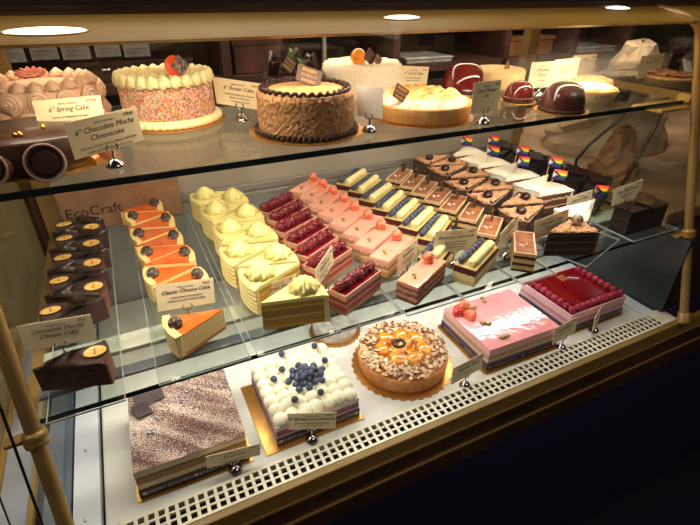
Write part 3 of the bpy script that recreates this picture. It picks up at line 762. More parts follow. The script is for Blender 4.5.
dark_slice('single dark chocolate layer slice on a clear tray beside the right-hand post', (1.025, .590, MS), -.02, 'single display slices at the front of the middle shelf', True)

# ---------------------------------------------------------------- clear trays
def tray(x0, x1, y0, y1, label, z=.2222, rz=0, loc=None):
    cx, cy = ((x0+x1)/2, (y0+y1)/2) if loc is None else loc
    a, b_ = (x1-x0)/2, (y1-y0)/2
    t = thing('acrylic_tray', label, 'tray', (cx, cy, z), rz, 'clear trays under the slices')
    MB().box(-a, a, -b_, b_, 0, .0018).build('sheet', ACRY, t)
    e = MB(); w = .0010
    e.box(-a, a, -b_-w, -b_, -.0001, .0024).box(-a-w, -a, -b_-w, b_, -.0001, .0024).box(a, a+w, -b_-w, b_, -.0001, .0024)
    e.build('rim', ACEDGE, t); return t
for x0, x1, y0, y1, nm in ((-.164, -.073, .528, 1.088, 'dark mocha cheesecake slices'), (-.028, .100, .536, 1.088, 'orange glazed cheesecake slices'), (.112, .243, .534, 1.088, 'yellow lemon slices'),
                       (.248, .362, .533, 1.088, 'raspberry topped bars'), (.367, .482, .523, 1.088, 'pink strawberry bars'), (.487, .610, .524, 1.088, 'blueberry bars'),
                       (.614, .698, .512, 1.088, 'chocolate layer bars'), (.958, 1.108, .537, 1.088, 'dark glazed slices at the far right')):
    tray(x0, x1, y0, y1, f'long clear tray under the {nm}')
tray(-.11, .11, -.27, .27, 'clear tray set askew under the crumb and coconut slices', rz=.36+0, loc=(.790, .800)) if False else None
tray(.702, .954, .600, 1.088, 'wide clear tray under the crumb and coconut slices')
tray(-.085, .085, -.036, .036, 'small clear tray jutting out askew under the silvery-ball slice', z=.2224-.0002, rz=.30, loc=(.845, .566))
# ================================================================= cakes on the deck
def letters(parent, s, size, m, loc, rot, shear=0, align='CENTER', name='lettering', bold=0):
    vs, fs = text_mesh(s, size, shear, align, bold); mb = MB(); mb.add(vs, fs); return mb.build(name, m, parent, loc, rot)
DZ = .0022
def band(t, W, D, z0, z1, m, txt=True, ink=PALEINK, size=.0085, stripe=None):
    b_ = MB(); e = .0012
    b_.box(-W/2-e, W/2+e, -D/2-e, -D/2-.0002, z0, z1).box(-W/2-e, W/2+e, D/2+.0002, D/2+e, z0, z1).box(-W/2-e, -W/2-.0002, -D/2, D/2, z0, z1).box(W/2+.0002, W/2+e, -D/2, D/2, z0, z1)
    o = b_.build('paper_band', m, t)
    if txt:
        zc = (z0+z1)/2-size*.35
        for k in (-1, 1): letters(o, 'BAKERY NOUVEAU', size, ink, (k*W*.24, -D/2-e-.0004, zc), (PI/2, 0, 0))
        for k in (-1, 1): letters(o, 'BAKERY NOUVEAU', size, ink, (-W/2-e-.0004, -k*D*.24, zc), (PI/2, 0, -PI/2))
        d_ = MB()
        for k in (-W*.48, 0, W*.48): d_.lathe([(size*.42, 0), (size*.42, .0004)], 14, 0, Matrix.Translation((k*.96, -D/2-e-.0001, z0+(z1-z0)/2)) @ Matrix.Rotation(PI/2, 4, 'X'))
        d_.build('band_emblem', ink, o)
    return o
def board(t, W, D, zr=.008):
    p = []
    for cx, cy, a0 in ((W/2-zr, D/2-zr, 0), (-W/2+zr, D/2-zr, 90), (-W/2+zr, -D/2+zr, 180), (W/2-zr, -D/2+zr, 270)):
        for a in range(0, 91, 18): p.append((cx+zr*cos(math.radians(a0+a)), cy+zr*sin(math.radians(a0+a))))
    return MB().prism(p, 0, .0018).build('gold_board', BOARD, t)
# tiramisu
t = thing('cocoa_dusted_cake', 'square layered cake dusted with cocoa stripes on the white deck at the left', 'cake', (-.009, .626, .0005), -.02)
W, D, H = .172, .172, .062
board(t, .186, .186)
TI = layered('tiramisu_section', [(0, (108, 66, 40)), (.012, (120, 76, 48)), (.022, (222, 200, 160)), (.032, (168, 128, 88)), (.044, (140, 110, 78)), (.050, (220, 204, 172))], .062, .7, .12, .05)
MB().box(-W/2, W/2, -D/2, D/2, .002, H).build('cake_layers', TI, t, bevel=.001)
m, t_, b = nt('cocoa_dust'); N = t_.nodes; L = t_.links
tc = N.new('ShaderNodeTexCoord'); mp = N.new('ShaderNodeMapping'); mp.inputs['Rotation'].default_value = (0, 0, math.radians(40)); L.new(tc.outputs['Object'], mp.inputs['Vector'])
wv = N.new('ShaderNodeTexNoise'); wv.inputs['Scale'].default_value = 1; wv.inputs['Detail'].default_value = 2
mp2 = N.new('ShaderNodeMapping'); mp2.inputs['Scale'].default_value = (5, 34, 1); L.new(mp.outputs[0], mp2.inputs['Vector']); L.new(mp2.outputs[0], wv.inputs['Vector'])
n2 = N.new('ShaderNodeTexNoise'); n2.inputs['Scale'].default_value = 620; n2.inputs['Detail'].default_value = 3; L.new(tc.outputs['Object'], n2.inputs['Vector'])
ad = N.new('ShaderNodeMath'); ad.operation = 'MULTIPLY_ADD'; ad.inputs[1].default_value = .55; L.new(wv.outputs['Fac'], ad.inputs[0]); L.new(n2.outputs['Fac'], ad.inputs[2])
cr = N.new('ShaderNodeValToRGB'); cr.color_ramp.elements[0].position = .66; cr.color_ramp.elements[1].position = .80
cr.color_ramp.elements[0].color = lin((226, 204, 184)); cr.color_ramp.elements[1].color = lin((88, 48, 36)); L.new(ad.outputs[0], cr.inputs['Fac'])
L.new(cr.outputs['Color'], b.inputs['Base Color']); b.inputs['Roughness'].default_value = .9
COCOA = m
mb = MB(); n = 48; vs = []; r2 = random.Random(4)
for i in range(n+1):
    for j in range(n+1):
        x = -W/2+W*i/n; y = -D/2+D*j/n; q = (x*cos(.7)+y*sin(.7)) if 0 else (-x*sin(.75)+y*cos(.75)); q = x*sin(.62)+y*cos(.62)
        vs.append((x, y, H+.0012+.0012*sin(q*260)*(.5+.5*sin(q*90+1))+r2.uniform(-.0003, .0003)))
mb.add(vs, [(i*(n+1)+j, (i+1)*(n+1)+j, (i+1)*(n+1)+j+1, i*(n+1)+j+1) for i in range(n) for j in range(n)], 0, True)
mb.build('cocoa_dusted_top', COCOA, t)
CRISP = mat('silver_pearls', (206, 206, 214), .2, metal=.6)
for x, y in ((-.044, .012), (-.040, .006), (-.050, .002), (-.056, -.012), (-.048, -.014), (-.058, -.018), (-.050, -.020), (.012, .050), (.028, .042), (.024, .036), (.034, .050), (-.002, .044), (.008, .038), (.002, .032)):
    kid('pearl', MB().sphere((0, 0, 0), .0028, 10, 8).mesh('pearl', CRISP), t, (x, y, H+.0035))
for (x, y, rx, ry, rz) in ((-.062, .060, .5, .05, .1), (-.040, .066, .6, -.1, .15), (-.064, .036, .1, .1, .3)):
    MB().box(-.013, .013, -.016, .016, -.001, .001).build('chocolate_shard', CHOCM, t, (x, y, H+.006), (rx*.4, ry, rz))
band(t, W, D, .003, .020, BAND)
# blueberry cream cake
t = thing('blueberry_cream_cake', 'square cake covered in white cream mounds with a heap of blueberries', 'cake', (.208, .622, .0005), .0)
W, D, H = .160, .160, .046
MB().box(-.104, .086, -.092, .086, 0, .0018).build('gold_board', BOARD, t, bevel=.004)
CB = layered('berry_cream_section', [(0, (120, 96, 130)), (.018, (206, 190, 200)), (.024, (150, 76, 92)), (.036, (226, 210, 210))], .046, .5, .1, .1)
MB().box(-W/2, W/2, -D/2, D/2, .002, H).build('cake_layers', CB, t, bevel=.001)
DOL = MB(); DOL.lathe([(.0118, -.006), (.0136, 0), (.0132, .004), (.0104, .0088), (.006, .0112), (.0018, .0128), (0, .0134)], 20, wob=lambda r, z, a: (r*(1+.03*sin(3*a+z*200)), z))
DOL = DOL.mesh('dollop', CREAM)
for i in range(7):
    for j in range(7):
        kid('cream_mound', DOL, t, (-.0675+.0225*i+rnd.uniform(-.0015, .0015), -.0675+.0225*j+rnd.uniform(-.0015, .0015), H+.0045+rnd.uniform(-.001, .001)), (rnd.uniform(-.12, .12), rnd.uniform(-.12, .12), rnd.uniform(0, 6)), 1.02+rnd.uniform(-.06, .06))
for k in range(30):
    if k < 22: a = k*2.4; r = .0076*math.sqrt(k+.3); z = H+.0215-.0012*math.sqrt(k)
    else: a = k*2.39; r = .014*math.sqrt((k-21.5)/8); z = H+.028
    kid('blueberry', BLUEB, t, (.006+r*cos(a)*1.05, -.001+r*sin(a), z), (rnd.uniform(-.8, .8), rnd.uniform(-.8, .8), rnd.uniform(0, 6)), 1.06)
for x, y in ((-.052, .012), (-.016, .072), (.052, .066), (.054, .018), (-.034, -.052), (.014, -.056), (-.030, .030)):
    kid('blueberry', BLUEB, t, (x, y, H+.0225), (rnd.uniform(-.5, .5), rnd.uniform(-.5, .5), 0), 1.0)
band(t, W, D, .002, .020, BAND, size=.0095)
# almond apricot tart
t = thing('apricot_almond_tart', 'round tart with glazed apricots and flaked almonds on a scalloped gold board', 'tart', (.437, .630, .0005))
t.scale = (1.06, 1.06, 1.06)
mb = MB(); mb.lathe([(0, 0), (.101, 0), (.101, .0016), (0, .0016)], 144, wob=lambda r, z, a: (r*(1+(.022*cos(36*a) if r > .05 else 0)), z), smooth=False)
mb.build('gold_board', BOARD, t)
CRUST = mat('baked_crust', (196, 120, 58), .55, var=(222, 152, 84), scale=70, bump=.4, bscale=150)
MB().lathe([(.086, .0018), (.0885, .006), (.0905, .030), (.089, .0345), (.085, .0355), (.083, .031), (0, .031)], 80).build('crust', CRUST, t)
CUST = mat('golden_custard', (236, 168, 40), .15, var=(222, 132, 30), scale=40, coat=.6)
MB().lathe([(.070, .031), (.064, .0355), (0, .036)], 50).build('custard', CUST, t)
APR = mat('glazed_apricot', (240, 166, 38), .1, var=(226, 122, 26), scale=50, coat=1)
for k, (x, y, r) in enumerate([(-.042, .018, .017), (-.018, .044, .019), (.020, .042, .017), (.044, .014, .018), (.040, -.022, .018), (.008, -.038, .019), (-.028, -.026, .018), (.012, .012, .017), (-.012, -.004, .015)]):
    MB().lathe([(r, 0), (r*1.0, .003), (r*.82, .0075), (r*.45, .0105), (0, .0112)], 22).build('apricot', APR, t, (x*.92, y*.92, .0355), (rnd.uniform(-.15, .15), rnd.uniform(-.15, .15), x*40)).scale = (1.2, .92, 1.1)
al = MB(); r2 = random.Random(11)
for k in range(760):
    a = r2.uniform(0, 2*PI); r = .087*math.sqrt(r2.uniform(.34, 1.0)) if k < 700 else .060*math.sqrt(r2.uniform(0, 1))
    z = .0365+.006*math.exp(-((r-.072)/.016)**2)+r2.uniform(0, .0025)+(.006 if k >= 700 else 0)
    T = Matrix.Translation((r*cos(a), r*sin(a), z)) @ Matrix.Rotation(r2.uniform(0, 6), 4, 'Z') @ Matrix.Rotation(r2.uniform(-.6, .6), 4, 'X') @ Matrix.Rotation(r2.uniform(-.6, .6), 4, 'Y')
    s_ = r2.uniform(.0028, .0046); al.prism([(s_*cos(q*PI/3)*1.3, s_*sin(q*PI/3)*.85) for q in range(6)], 0, .0006, 0 if r2.random() < .68 else 1, T)
al.build('flaked_almonds', [mat('almond_flake', (228, 196, 150), .6), mat('toasted_almond_edge', (136, 80, 50), .6)], t, kind='stuff')
MB().tube([(-.006+.012*cos(q*.42), .006+.010*sin(q*.42), .049+.001*sin(q)) for q in range(15)], .0032, 8).build('chocolate_swirl', CHOC, t)
dk = MB()
for k in range(26):
    a = r2.uniform(0, 2*PI); r = .062*math.sqrt(r2.random()); dk.sphere((r*cos(a), r*sin(a), .0445), (.0022, .0016, .001), 6, 4)
dk.build('dark_caramel_bits', mat('dark_caramel', (70, 30, 16), .3), t, kind='stuff')
# strawberry mousse cake
t = thing('pink_mousse_cake', 'large square pink glazed mousse cake with strawberries in one corner', 'cake', (.684, .610, .0005), -.02)
W, D, H = .196, .164, .053
board(t, .214, .182)
PK = layered('pink_mousse_section', [(0, (150, 116, 84)), (.008, (196, 160, 120)), (.024, (222, 190, 164)), (.030, (188, 154, 122)), (.040, (238, 184, 176))], .053, .5, .06, .08)
PKT = mat('pink_mirror_top', (238, 160, 158), .1, var=(230, 148, 148), scale=10, coat=.8, bump=.5, bscale=60)
MB().box(-W/2, W/2, -D/2, D/2, .002, H).build('cake_layers', PK, t, bevel=.001)
MB().box(-W/2+.0005, W/2-.0005, -D/2+.0005, D/2-.0005, H, H+.0035).build('pink_glaze', PKT, t, bevel=.0025)
band(t, W, D, .003, .016, BAND, size=.0075); band(t, W, D, .0162, .0215, BANDP, txt=False)
half_strawberry(t, (-.084, .050, H+.012), (.2, 1.35, .6), 1.5, True); half_strawberry(t, (-.060, .062, H+.012), (1.2, .5, 1.3), 1.6); half_strawberry(t, (-.066, .028, H+.010), (1.45, .2, .5), 1.6)
MB().prism([(0, 0), (.008, .003), (.013, 0), (.008, -.003)], 0, .0012).prism([(0, 0), (-.004, .008), (.001, .012), (.004, .006)], 0, .001).build('strawberry_leaf', LEAF, t, (-.068, .050, H+.018))
for x, y in ((-.040, .046+.006), (.006, .068), (-.048, -.006), (-.042, -.060)): kid('pistachio_cluster', PIST, t, (x, y, H+.0036), (0, 0, x*90), 2.1)
# raspberry jelly cake
t = thing('raspberry_jelly_cake', 'square deep red jelly cake edged with whole raspberries', 'cake', (.930, .624, .0005), .0)
W, D, H = .186, .158, .050
board(t, .198, .170)
RJ = layered('raspberry_cream_section', [(0, (120, 84, 92)), (.018, (214, 170, 176)), (.028, (196, 130, 142)), (.036, (226, 180, 184))], .05, .5, .06, .08)
MB().box(-W/2, W/2, -D/2, D/2, .002, H).build('cake_layers', RJ, t, bevel=.001)
MB().box(-W/2+.004, W/2-.004, -D/2+.004, D/2-.004, H, H+.0022).build('red_jelly', mat('deep_red_jelly', (112, 4, 16), .06, coat=1), t, bevel=.0008)
m_ = MB(); w = .0036
for a in ((-W/2, W/2, -D/2, -D/2+w), (-W/2, W/2, D/2-w, D/2), (-W/2, -W/2+w, -D/2+w, D/2-w), (W/2-w, W/2, -D/2+w, D/2-w)): m_.box(a[0], a[1], a[2], a[3], H, H+.0030)
m_.build('pink_edge', mat('pale_pink_edge', (222, 168, 172), .4), t)
P = [(-W/2+.012, -D/2+.012+.0175*k) for k in range(8)]+[(-W/2+.012+.0180*k, -D/2+.012) for k in range(1, 10)]+[(W/2-.012, -D/2+.012+.0175*k) for k in range(1, 8)]
for k, (x, y) in enumerate(P): kid('raspberry', RASPD, t, (x, y, H+.0095), (rnd.uniform(-.4, .4), rnd.uniform(-.4, .4), k))
band(t, W, D, .003, .016, BAND, size=.0075); band(t, W, D, .0162, .0200, BANDP, txt=False)
g_ = MB()
for k in range(5): g_.box(-.004-.006*k*0, .020, .060-.005*k, .0612-.005*k, 0, .0004)
g_.build('gold_writing_strip', GOLDINK, t, (.010, 0, H+.0024))
MB().box(-.014, .014, -.0008, .0008, 0, .003).build('sugar_stick', mat('white_sugar_stick', (236, 220, 216), .4), t, (.040, .036, H+.003), (0, 0, -.6))
# wrapped lace-edged loaf and doily behind
t = thing('film_wrapped_cake', 'clear film wrapped pale cake behind the apricot tart under the glass shelf', 'cake', (.352, .792, .0006), .10)
MB().lathe([(0, 0), (.060, 0), (.060, .0015), (0, .0015)], 90, wob=lambda r, z, a: (r*(1+(.03*cos(30*a) if r > .05 else 0)), z), smooth=False).build('gold_board', BOARD, t)
MB().lathe([(.050, .0018), (.052, .004), (.051, .030), (.046, .034), (0, .035)], 40, wob=lambda r, z, a: (r*(1+.02*sin(7*a)), z)).build('wrapped_cake_body', mat('frosty_film', (206, 200, 186), .25, var=(170, 160, 146), scale=60, coat=.6, bump=.6, bscale=80), t)

# ================================================================= cakes on the upper shelf
# far left: pale rosette cake
ROSE = mat('blush_buttercream', (240, 206, 176), .5, var=(232, 192, 160), scale=40, sss=.1)
t = thing('rosette_cake', 'pale pink cake covered in piped rosettes with an orange flower on top', 'cake', (-.102, .950, TS))
MB().lathe([(.084, 0), (.084, .064), (.080, .068), (0, .068)], 48).build('frosted_cake', ROSE, t)
def swirl(r, h, k, tw, amp, n=66):
    pr = [(r*f, h*z) for f, z in ((.96, 0), (1.0, .2), (.93, .42), (.78, .60), (.58, .78), (.36, .92), (.16, 1.02), (0, 1.05))]
    return MB().lathe(pr, n, 0, None, True, lambda rr, zz, a: (rr*(1+amp*cos(k*(a+tw*(1-rr/r)))), zz+h*amp*.9*cos(k*(a+tw*(1-rr/r)))*min(1, rr/r*2)))
RO = rosette(.0205, .0125, 3.0, 7, tr=.19).mesh('rosette', ROSE)
for row, z, n_ in ((0, .0228, 14), (1, .053, 14)):
    for k in range(n_):
        a = 2*PI*(k+.5*row)/n_; kid('rosette', RO, t, (.084*cos(a), .084*sin(a), z), (0, PI/2, a))
RF = ruffle(.0115, .016, 6, 42, amp=.28).mesh('dollop', ROSE)
for k in range(20):
    a = 2*PI*k/20; kid('cream_peak', RF, t, (.074*cos(a), .074*sin(a), .067), (0, 0, a))
fl = MB()
for k in range(14):
    a = 2*PI*k/14
    fl.sphere((.013, 0, 0), (.012, .0042, .0018), 8, 5, 0, Matrix.Rotation(a, 4, 'Z') @ Matrix.Rotation(-.25, 4, 'Y'))
fl.sphere((0, 0, .002), (.005, .005, .0025), 10, 6, 1)
fl.build('sugar_flower', [mat('coral_petal', (222, 108, 70), .5), mat('yellow_centre', (226, 160, 60), .6)], t, (-.006, -.020, .083), (.25, 0, 0))
# near left: chocolate mocha cheesecake with cup
t = thing('mocha_round_cheesecake', 'dark chocolate round cake with gold beads and a chocolate cup at the lower left', 'cake', (-.106, .744, TS))
MB().lathe([(0, 0), (.086, 0), (.086, .0015), (0, .0015)], 60, smooth=False).build('gold_board', BOARD, t)
MB().lathe([(.073, .0018), (.075, .004), (.075, .040), (.072, .0445), (0, .0455)], 60).build('glazed_cake', mat('mocha_matte_glaze', (70, 46, 36), .4, var=(54, 34, 28), scale=14, coat=.2), t)
GB = mat('gold_bead', (214, 164, 80), .2, metal=1)
for x, y in ((.016, -.012), (.0165, -.020), (-.008, -.040), (-.006, -.048), (-.012, -.046), (.040, .030), (.046, .024)):
    kid('gold_bead', MB().sphere((0, 0, 0), .0030, 12, 8).mesh('bead', GB), t, (x, y, .0480))
def cup(x, y, z, rot, s=1.0):
    o = MB().lathe([(0, .0040), (.0170, .0036), (.0188, .0004), (.0205, -.001), (.0222, .0005), (.0218, .003), (.020, .010), (.0175, .028), (.016, .034), (0, .035)][::1], 32).build('chocolate_cup', mat('cup_shell', (92, 60, 44), .4, var=(70, 44, 32), scale=40), t, (x, y, z), rot)
    MB().lathe([(0, .0012), (.004, .0018), (.012, .0022), (.0172, .0030)], 32).build('cup_filling', mat('cup_truffle', (70, 42, 32), .35, bump=.3, bscale=200), o)
    MB().tube([(.0210*cos(k*PI/16), .0210*sin(k*PI/16), .0) for k in range(32)], .0016, 6, closed=True).build('cup_rim', mat('dusty_pink_rim', (206, 168, 150), .5), o)
    o.scale = (s, s, s); return o
# cup lies on its side, mouth to the viewer
cup(.018, -.108, .0270, (-PI/2-.30, 0, -.05), 1.0)
cup(-.040, -.100, .0250, (-PI/2-.30, 0, -.2), .9)
MB().tube([(.064, -.060, .008), (.078, -.050, .010), (.090, -.036, .009)], .0075, 10).build('caramel_curl', mat('amber_caramel', (206, 128, 56), .2, coat=.7), t)
MB().sphere((.082, -.052, .016), (.012, .010, .010), 14, 10).build('caramel_nut', mat('amber_nut', (196, 122, 70), .3, coat=.4), t)
# sprinkle cake
YB = mat('pale_yellow_piping', (246, 234, 176), .5, sss=.12)
t = thing('sprinkle_cake', 'round cake coated in rainbow sprinkles with a pale yellow piped border', 'cake', (.088, .905, TS))
MB().lathe([(0, 0), (.0935, 0), (.0935, .002), (0, .002)], 60, smooth=False).build('gold_board', BOARD, t)
MB().lathe([(.076, .002), (.076, .072), (.074, .075), (0, .075)], 60).build('frosted_cake', mat('cream_coat', (232, 200, 180), .6), t)
sp_ = MB(); r2 = random.Random(21)
for k in range(7600):
    a = r2.uniform(0, 2*PI); z = r2.uniform(.012, .070); th = r2.uniform(0, PI)
    T = Matrix.Rotation(a, 4, 'Z') @ Matrix.Translation((.0764, 0, z)) @ Matrix.Rotation(th, 4, 'X')
    l = .0017; w = .00075
    sp_.add([(-.0004, -w, -l), (-.0004, w, -l), (.0009, 0, -l), (-.0004, -w, l), (-.0004, w, l), (.0009, 0, l)], [(0, 1, 2), (3, 5, 4), (0, 2, 5, 3), (1, 4, 5, 2), (0, 3, 4, 1)], r2.choice([0, 0, 1, 1, 2, 3, 3, 4, 5, 6]), False, T)
sp_.build('sprinkles', [mat('sprinkle_white', (232, 214, 200), .5), mat('sprinkle_pink', (222, 130, 124), .5), mat('sprinkle_orange', (226, 132, 66), .5), mat('sprinkle_yellow', (226, 190, 96), .5), mat('sprinkle_blue', (84, 104, 150), .5), mat('sprinkle_red', (186, 60, 56), .5), mat('sprinkle_green', (140, 176, 110), .5)], t, kind='stuff')
RF2 = ruffle(.0115, .0165, 6, 42, amp=.24).mesh('dollop', YB)
for k in range(26):
    a = 2*PI*k/26; kid('cream_peak', RF2, t, (.0695*cos(a), .0695*sin(a), .071), (0, .55, a), 1.0)
for q_, n_ in ((.050, 18), (.031, 11), (.012, 4)):
    for k in range(n_): a = 2*PI*k/n_; kid('cream_peak', RF2, t, (q_*cos(a), q_*sin(a), .070), (0, 0, a), .85)
b2 = MB()
for k in range(44):
    a = 2*PI*k/44; b2.sphere((.081*cos(a), .081*sin(a), .008), (.0078, .0066, .0070), 10, 6, 0, None)
b2.lathe([(.077, .002), (.0865, .004), (.0855, .012), (.078, .015)], 48)
b2.build('piped_base_border', YB, t)
o = disc_mb(.0165, .003).build('orange_disc', mat('orange_candy_disc', (224, 84, 36), .4), t, (.014, -.046, .095), (PI/2-.25, 0, .25))
MB().box(-.0115, .0115, -.0008, .0008, -.0115, .0115).build('chocolate_plaque', PLQ, t, (.023, -.051, .096), (-.2, .75, .2))
# butter cake
t = thing('crumb_coated_cake', 'round caramel coloured crumb coated cake with dark piped rings on a gold board', 'cake', (.283, .742, TS))
MB().lathe([(0, 0), (.096, 0), (.096, .0015), (0, .0015)], 72, smooth=False).build('gold_board', BOARD, t)
COAT = mat('caramel_crumb_coat', (204, 160, 114), .8, var=(150, 104, 68), scale=190, bump=1, bscale=240, detail=9, thr=(.36, .66))
r2 = random.Random(15)
MB().lathe([(.077, .002)]+[(.0785, .006+.0045*q) for q in range(13)]+[(.076, .0655), (0, .066)], 110, wob=lambda r, z, a: (r+(r2.uniform(-.0011, .0011) if r > .07 else 0), z), smooth=False).build('cake_body', COAT, t)
MB().lathe([(.060, .0665), (.058, .0682), (0, .0685)], 48).build('caramel_top', mat('peach_caramel', (238, 184, 122), .45, var=(226, 160, 96), scale=60), t)
def rope(R, z, r, loops, amp, name, m_=CHOC):
    pts = []; K = loops*10
    for k in range(K):
        a = 2*PI*k/K; q = a*loops; pts.append(((R+amp*cos(q))*cos(a), (R+amp*cos(q))*sin(a), z+amp*.8*sin(q)))
    return MB().tube(pts, r, 7, closed=True).build(name, m_, t)
rope(.069, .0685, .0030, 34, .0030, 'piped_chocolate_ring'); rope(.0822, .0056, .0028, 60, .0026, 'piped_chocolate_base')
def plaque(parent, loc, rot, w=.040, h=.030, txt=True):
    o = MB().box(-w/2, w/2, -.001, .001, -h/2, h/2).build('chocolate_plaque', mat('milk_plaque', (72, 44, 30), .5), parent, loc, rot)
    if txt:
        for k, s_ in enumerate(('BAKERY', 'N O U V', 'BAKERY')):
            letters(o, s_, h*.25, GOLDINK, (0, -.0013, h*.20-k*h*.31), (PI/2, 0, 0))
    return o
plaque(t, (.012, .012, .083), (-.55, .35, -.15), .042, .028)
# cake with dark shards behind
t = thing('chocolate_shard_cake', 'dark chocolate cake topped with tall shards behind the crumb coated cake', 'cake', (.352, .985, TS))
MB().lathe([(.066, 0), (.066, .050), (.063, .054), (0, .055)], 48).build('cake_body', CHOCM, t)
for k, (x, y, h, w, rz, tl) in enumerate([(-.052, -.030, .050, .030, .3, .15), (-.030, -.046, .036, .034, -.3, -.35), (-.008, -.030, .056, .022, .5, .1), (.016, -.040, .048, .026, -.2, .25), (.036, -.022, .052, .030, .2, -.2), (-.042, .012, .056, .030, .9, .1), (.010, .016, .060, .034, .1, .1)]):
    mb = MB(); n_ = 6; vs = []
    for i in range(n_+1):
        u = i/n_-.5
        vs += [(w*u, .006*cos(u*3), 0), (w*u*.9, .006*cos(u*3)+.001, h*(.72+.06*sin(i*2.1+k)))]
    mb.add(vs, [(2*i, 2*i+2, 2*i+3, 2*i+1) for i in range(n_)], 0, True)
    o = mb.build('chocolate_shard', CHOC, t, (x, y, .053), (tl, 0, rz)); s_ = o.modifiers.new('thick', 'SOLIDIFY'); s_.thickness = .0016
for k, (x, y) in enumerate(((-.012, -.058), (-.004, -.052))):
    MB().prism([(0, 0), (.012, .006), (.026, 0), (.012, -.006)], 0, .001).build('green_leaf', LEAF, t, (x-.024+.016*k, y, .088), (.9, -.5+k*1.2, .2))
plaque(t, (-.030, -.060, .078), (-.15, .70, .1), .024, .024)
# white coconut cake
t = thing('round_coconut_cake', 'white coconut cake with an orange berry and chocolate plaque behind the tart', 'cake', (.512, .985, TS))
mb = MB(); r2 = random.Random(5)
mb.lathe([(.088, 0), (.089, .010), (.089, .020), (.089, .030), (.089, .040), (.089, .050), (.087, .060), (.082, .0665), (.060, .068), (.04, .068), (0, .068)], 90, wob=lambda r, z, a: (r+r2.uniform(-.0012, .0016), z+(r2.uniform(-.001, .002) if z > .05 else 0)))
mb.build('coconut_coating', CO_TOP, t)
MB().sphere((0, 0, 0), .0165, 20, 14).build('physalis', mat('orange_physalis', (240, 150, 20), .25, coat=.4), t, (-.030, -.040, .082))
plaque(t, (-.008, -.052, .082), (-.2, .70, .1), .025, .025, False); plaque(t, (.008, -.056, .076), (-.2, .80, .1), .018, .018)
# lemon meringue tart
t = thing('meringue_tart', 'round tart heaped with toasted white meringue peaks and a chocolate plaque', 'tart', (.516, .748, TS))
MB().lathe([(0, 0), (.097, 0), (.097, .0012), (0, .0012)], 60, smooth=False).build('gold_board', BOARD, t)
PAST = mat('golden_pastry', (222, 176, 108), .6, var=(200, 146, 82), scale=30, bump=.3, bscale=180)
MB().lathe([(.086, .0014), (.088, .004), (.093, .027), (.0915, .030), (.087, .0295), (.083, .026), (0, .026)], 72).build('crust', PAST, t)
m, t_, b = nt('toasted_meringue'); N = t_.nodes; L = t_.links
tc = N.new('ShaderNodeTexCoord'); sp = N.new('ShaderNodeSeparateXYZ'); L.new(tc.outputs['Object'], sp.inputs[0])
nz = N.new('ShaderNodeTexNoise'); nz.inputs['Scale'].default_value = 45; L.new(tc.outputs['Object'], nz.inputs['Vector'])
ad = N.new('ShaderNodeMath'); ad.operation = 'MULTIPLY_ADD'; ad.inputs[1].default_value = .022; L.new(nz.outputs['Fac'], ad.inputs[0]); L.new(sp.outputs['Z'], ad.inputs[2])
cr = N.new('ShaderNodeValToRGB'); mr = N.new('ShaderNodeMapRange'); mr.inputs['From Min'].default_value = .040; mr.inputs['From Max'].default_value = .062; L.new(ad.outputs[0], mr.inputs['Value']); L.new(mr.outputs[0], cr.inputs['Fac'])
cr.color_ramp.elements[0].position = .35; cr.color_ramp.elements[0].color = lin((238, 228, 206)); cr.color_ramp.elements[1].position = .95; cr.color_ramp.elements[1].color = lin((186, 112, 46))
k = cr.color_ramp.elements.new(.62); k.color = lin((236, 190, 116)); L.new(cr.outputs['Color'], b.inputs['Base Color']); b.inputs['Roughness'].default_value = .45
b.inputs['Subsurface Weight'].default_value = .15; b.inputs['Subsurface Scale'].default_value = .004
MER = m
mb = MB(); n_ = 64; R = .086; vs = []; idx = {}; peaks = []
r2 = random.Random(9)
for k in range(22):
    q = R*.88*math.sqrt((k+.5)/22); a = k*2.399; peaks.append((q*cos(a), q*sin(a), .0080+.0060*r2.random()*(1-(q/R)**2*.5)))
for i in range(n_+1):
    for j in range(n_+1):
        u = (2*i/n_-1); v = (2*j/n_-1)
        x = R*u*math.sqrt(1-v*v/2); y = R*v*math.sqrt(1-u*u/2); r = math.hypot(x, y)
        z = .027+.011*(1-(r/R)**4)
        best = 0
        for px_, py_, h in peaks:
            d_ = math.hypot(x-px_, y-py_); best = max(best, h*(max(0, 1-(d_/.0205)**1.6)))
        z += best*(1 if r < R*.97 else .2)+.0012*sin(x*260+3*sin(y*170))
        vs.append((x, y, z))
mb.add(vs, [(i*(n_+1)+j, (i+1)*(n_+1)+j, (i+1)*(n_+1)+j+1, i*(n_+1)+j+1) for i in range(n_) for j in range(n_)], 0, True)
mb.build('meringue', MER, t)
plaque(t, (-.066, -.030, .050), (-.35, .55, -.1), .028, .024)
# domes
DOME = mat('burgundy_mirror_glaze', (112, 22, 22), .12, var=(84, 14, 18), scale=20, coat=1)
DOME2 = mat('plum_brown_glaze', (92, 46, 44), .2, var=(76, 36, 36), scale=30, coat=.7)
def dome(label, loc, r, h, m_, flat=.35):
    t = thing('glazed_dome', label, 'dome cake', loc, 0, 'glazed dome cakes on the upper shelf')
    MB().lathe([(0, 0), (r*1.22, 0), (r*1.22, .0014), (0, .0014)], 48, smooth=False).build('gold_board', BOARD, t)
    MB().lathe([(r*1.04, .0016), (r*1.06, .004), (r*1.03, .0075)], 40).build('biscuit_base', mat('dark_biscuit', (60, 34, 26), .6, bump=.5, bscale=150), t)
    pr = [(r*math.cos(a*PI/2)**.62 if a < 1 else 0, .0075+h*math.sin(a*PI/2)) for a in [i/14 for i in range(15)]]
    MB().lathe([(r*1.0, .006)]+pr, 48).build('glazed_shell', m_, t)
    return t
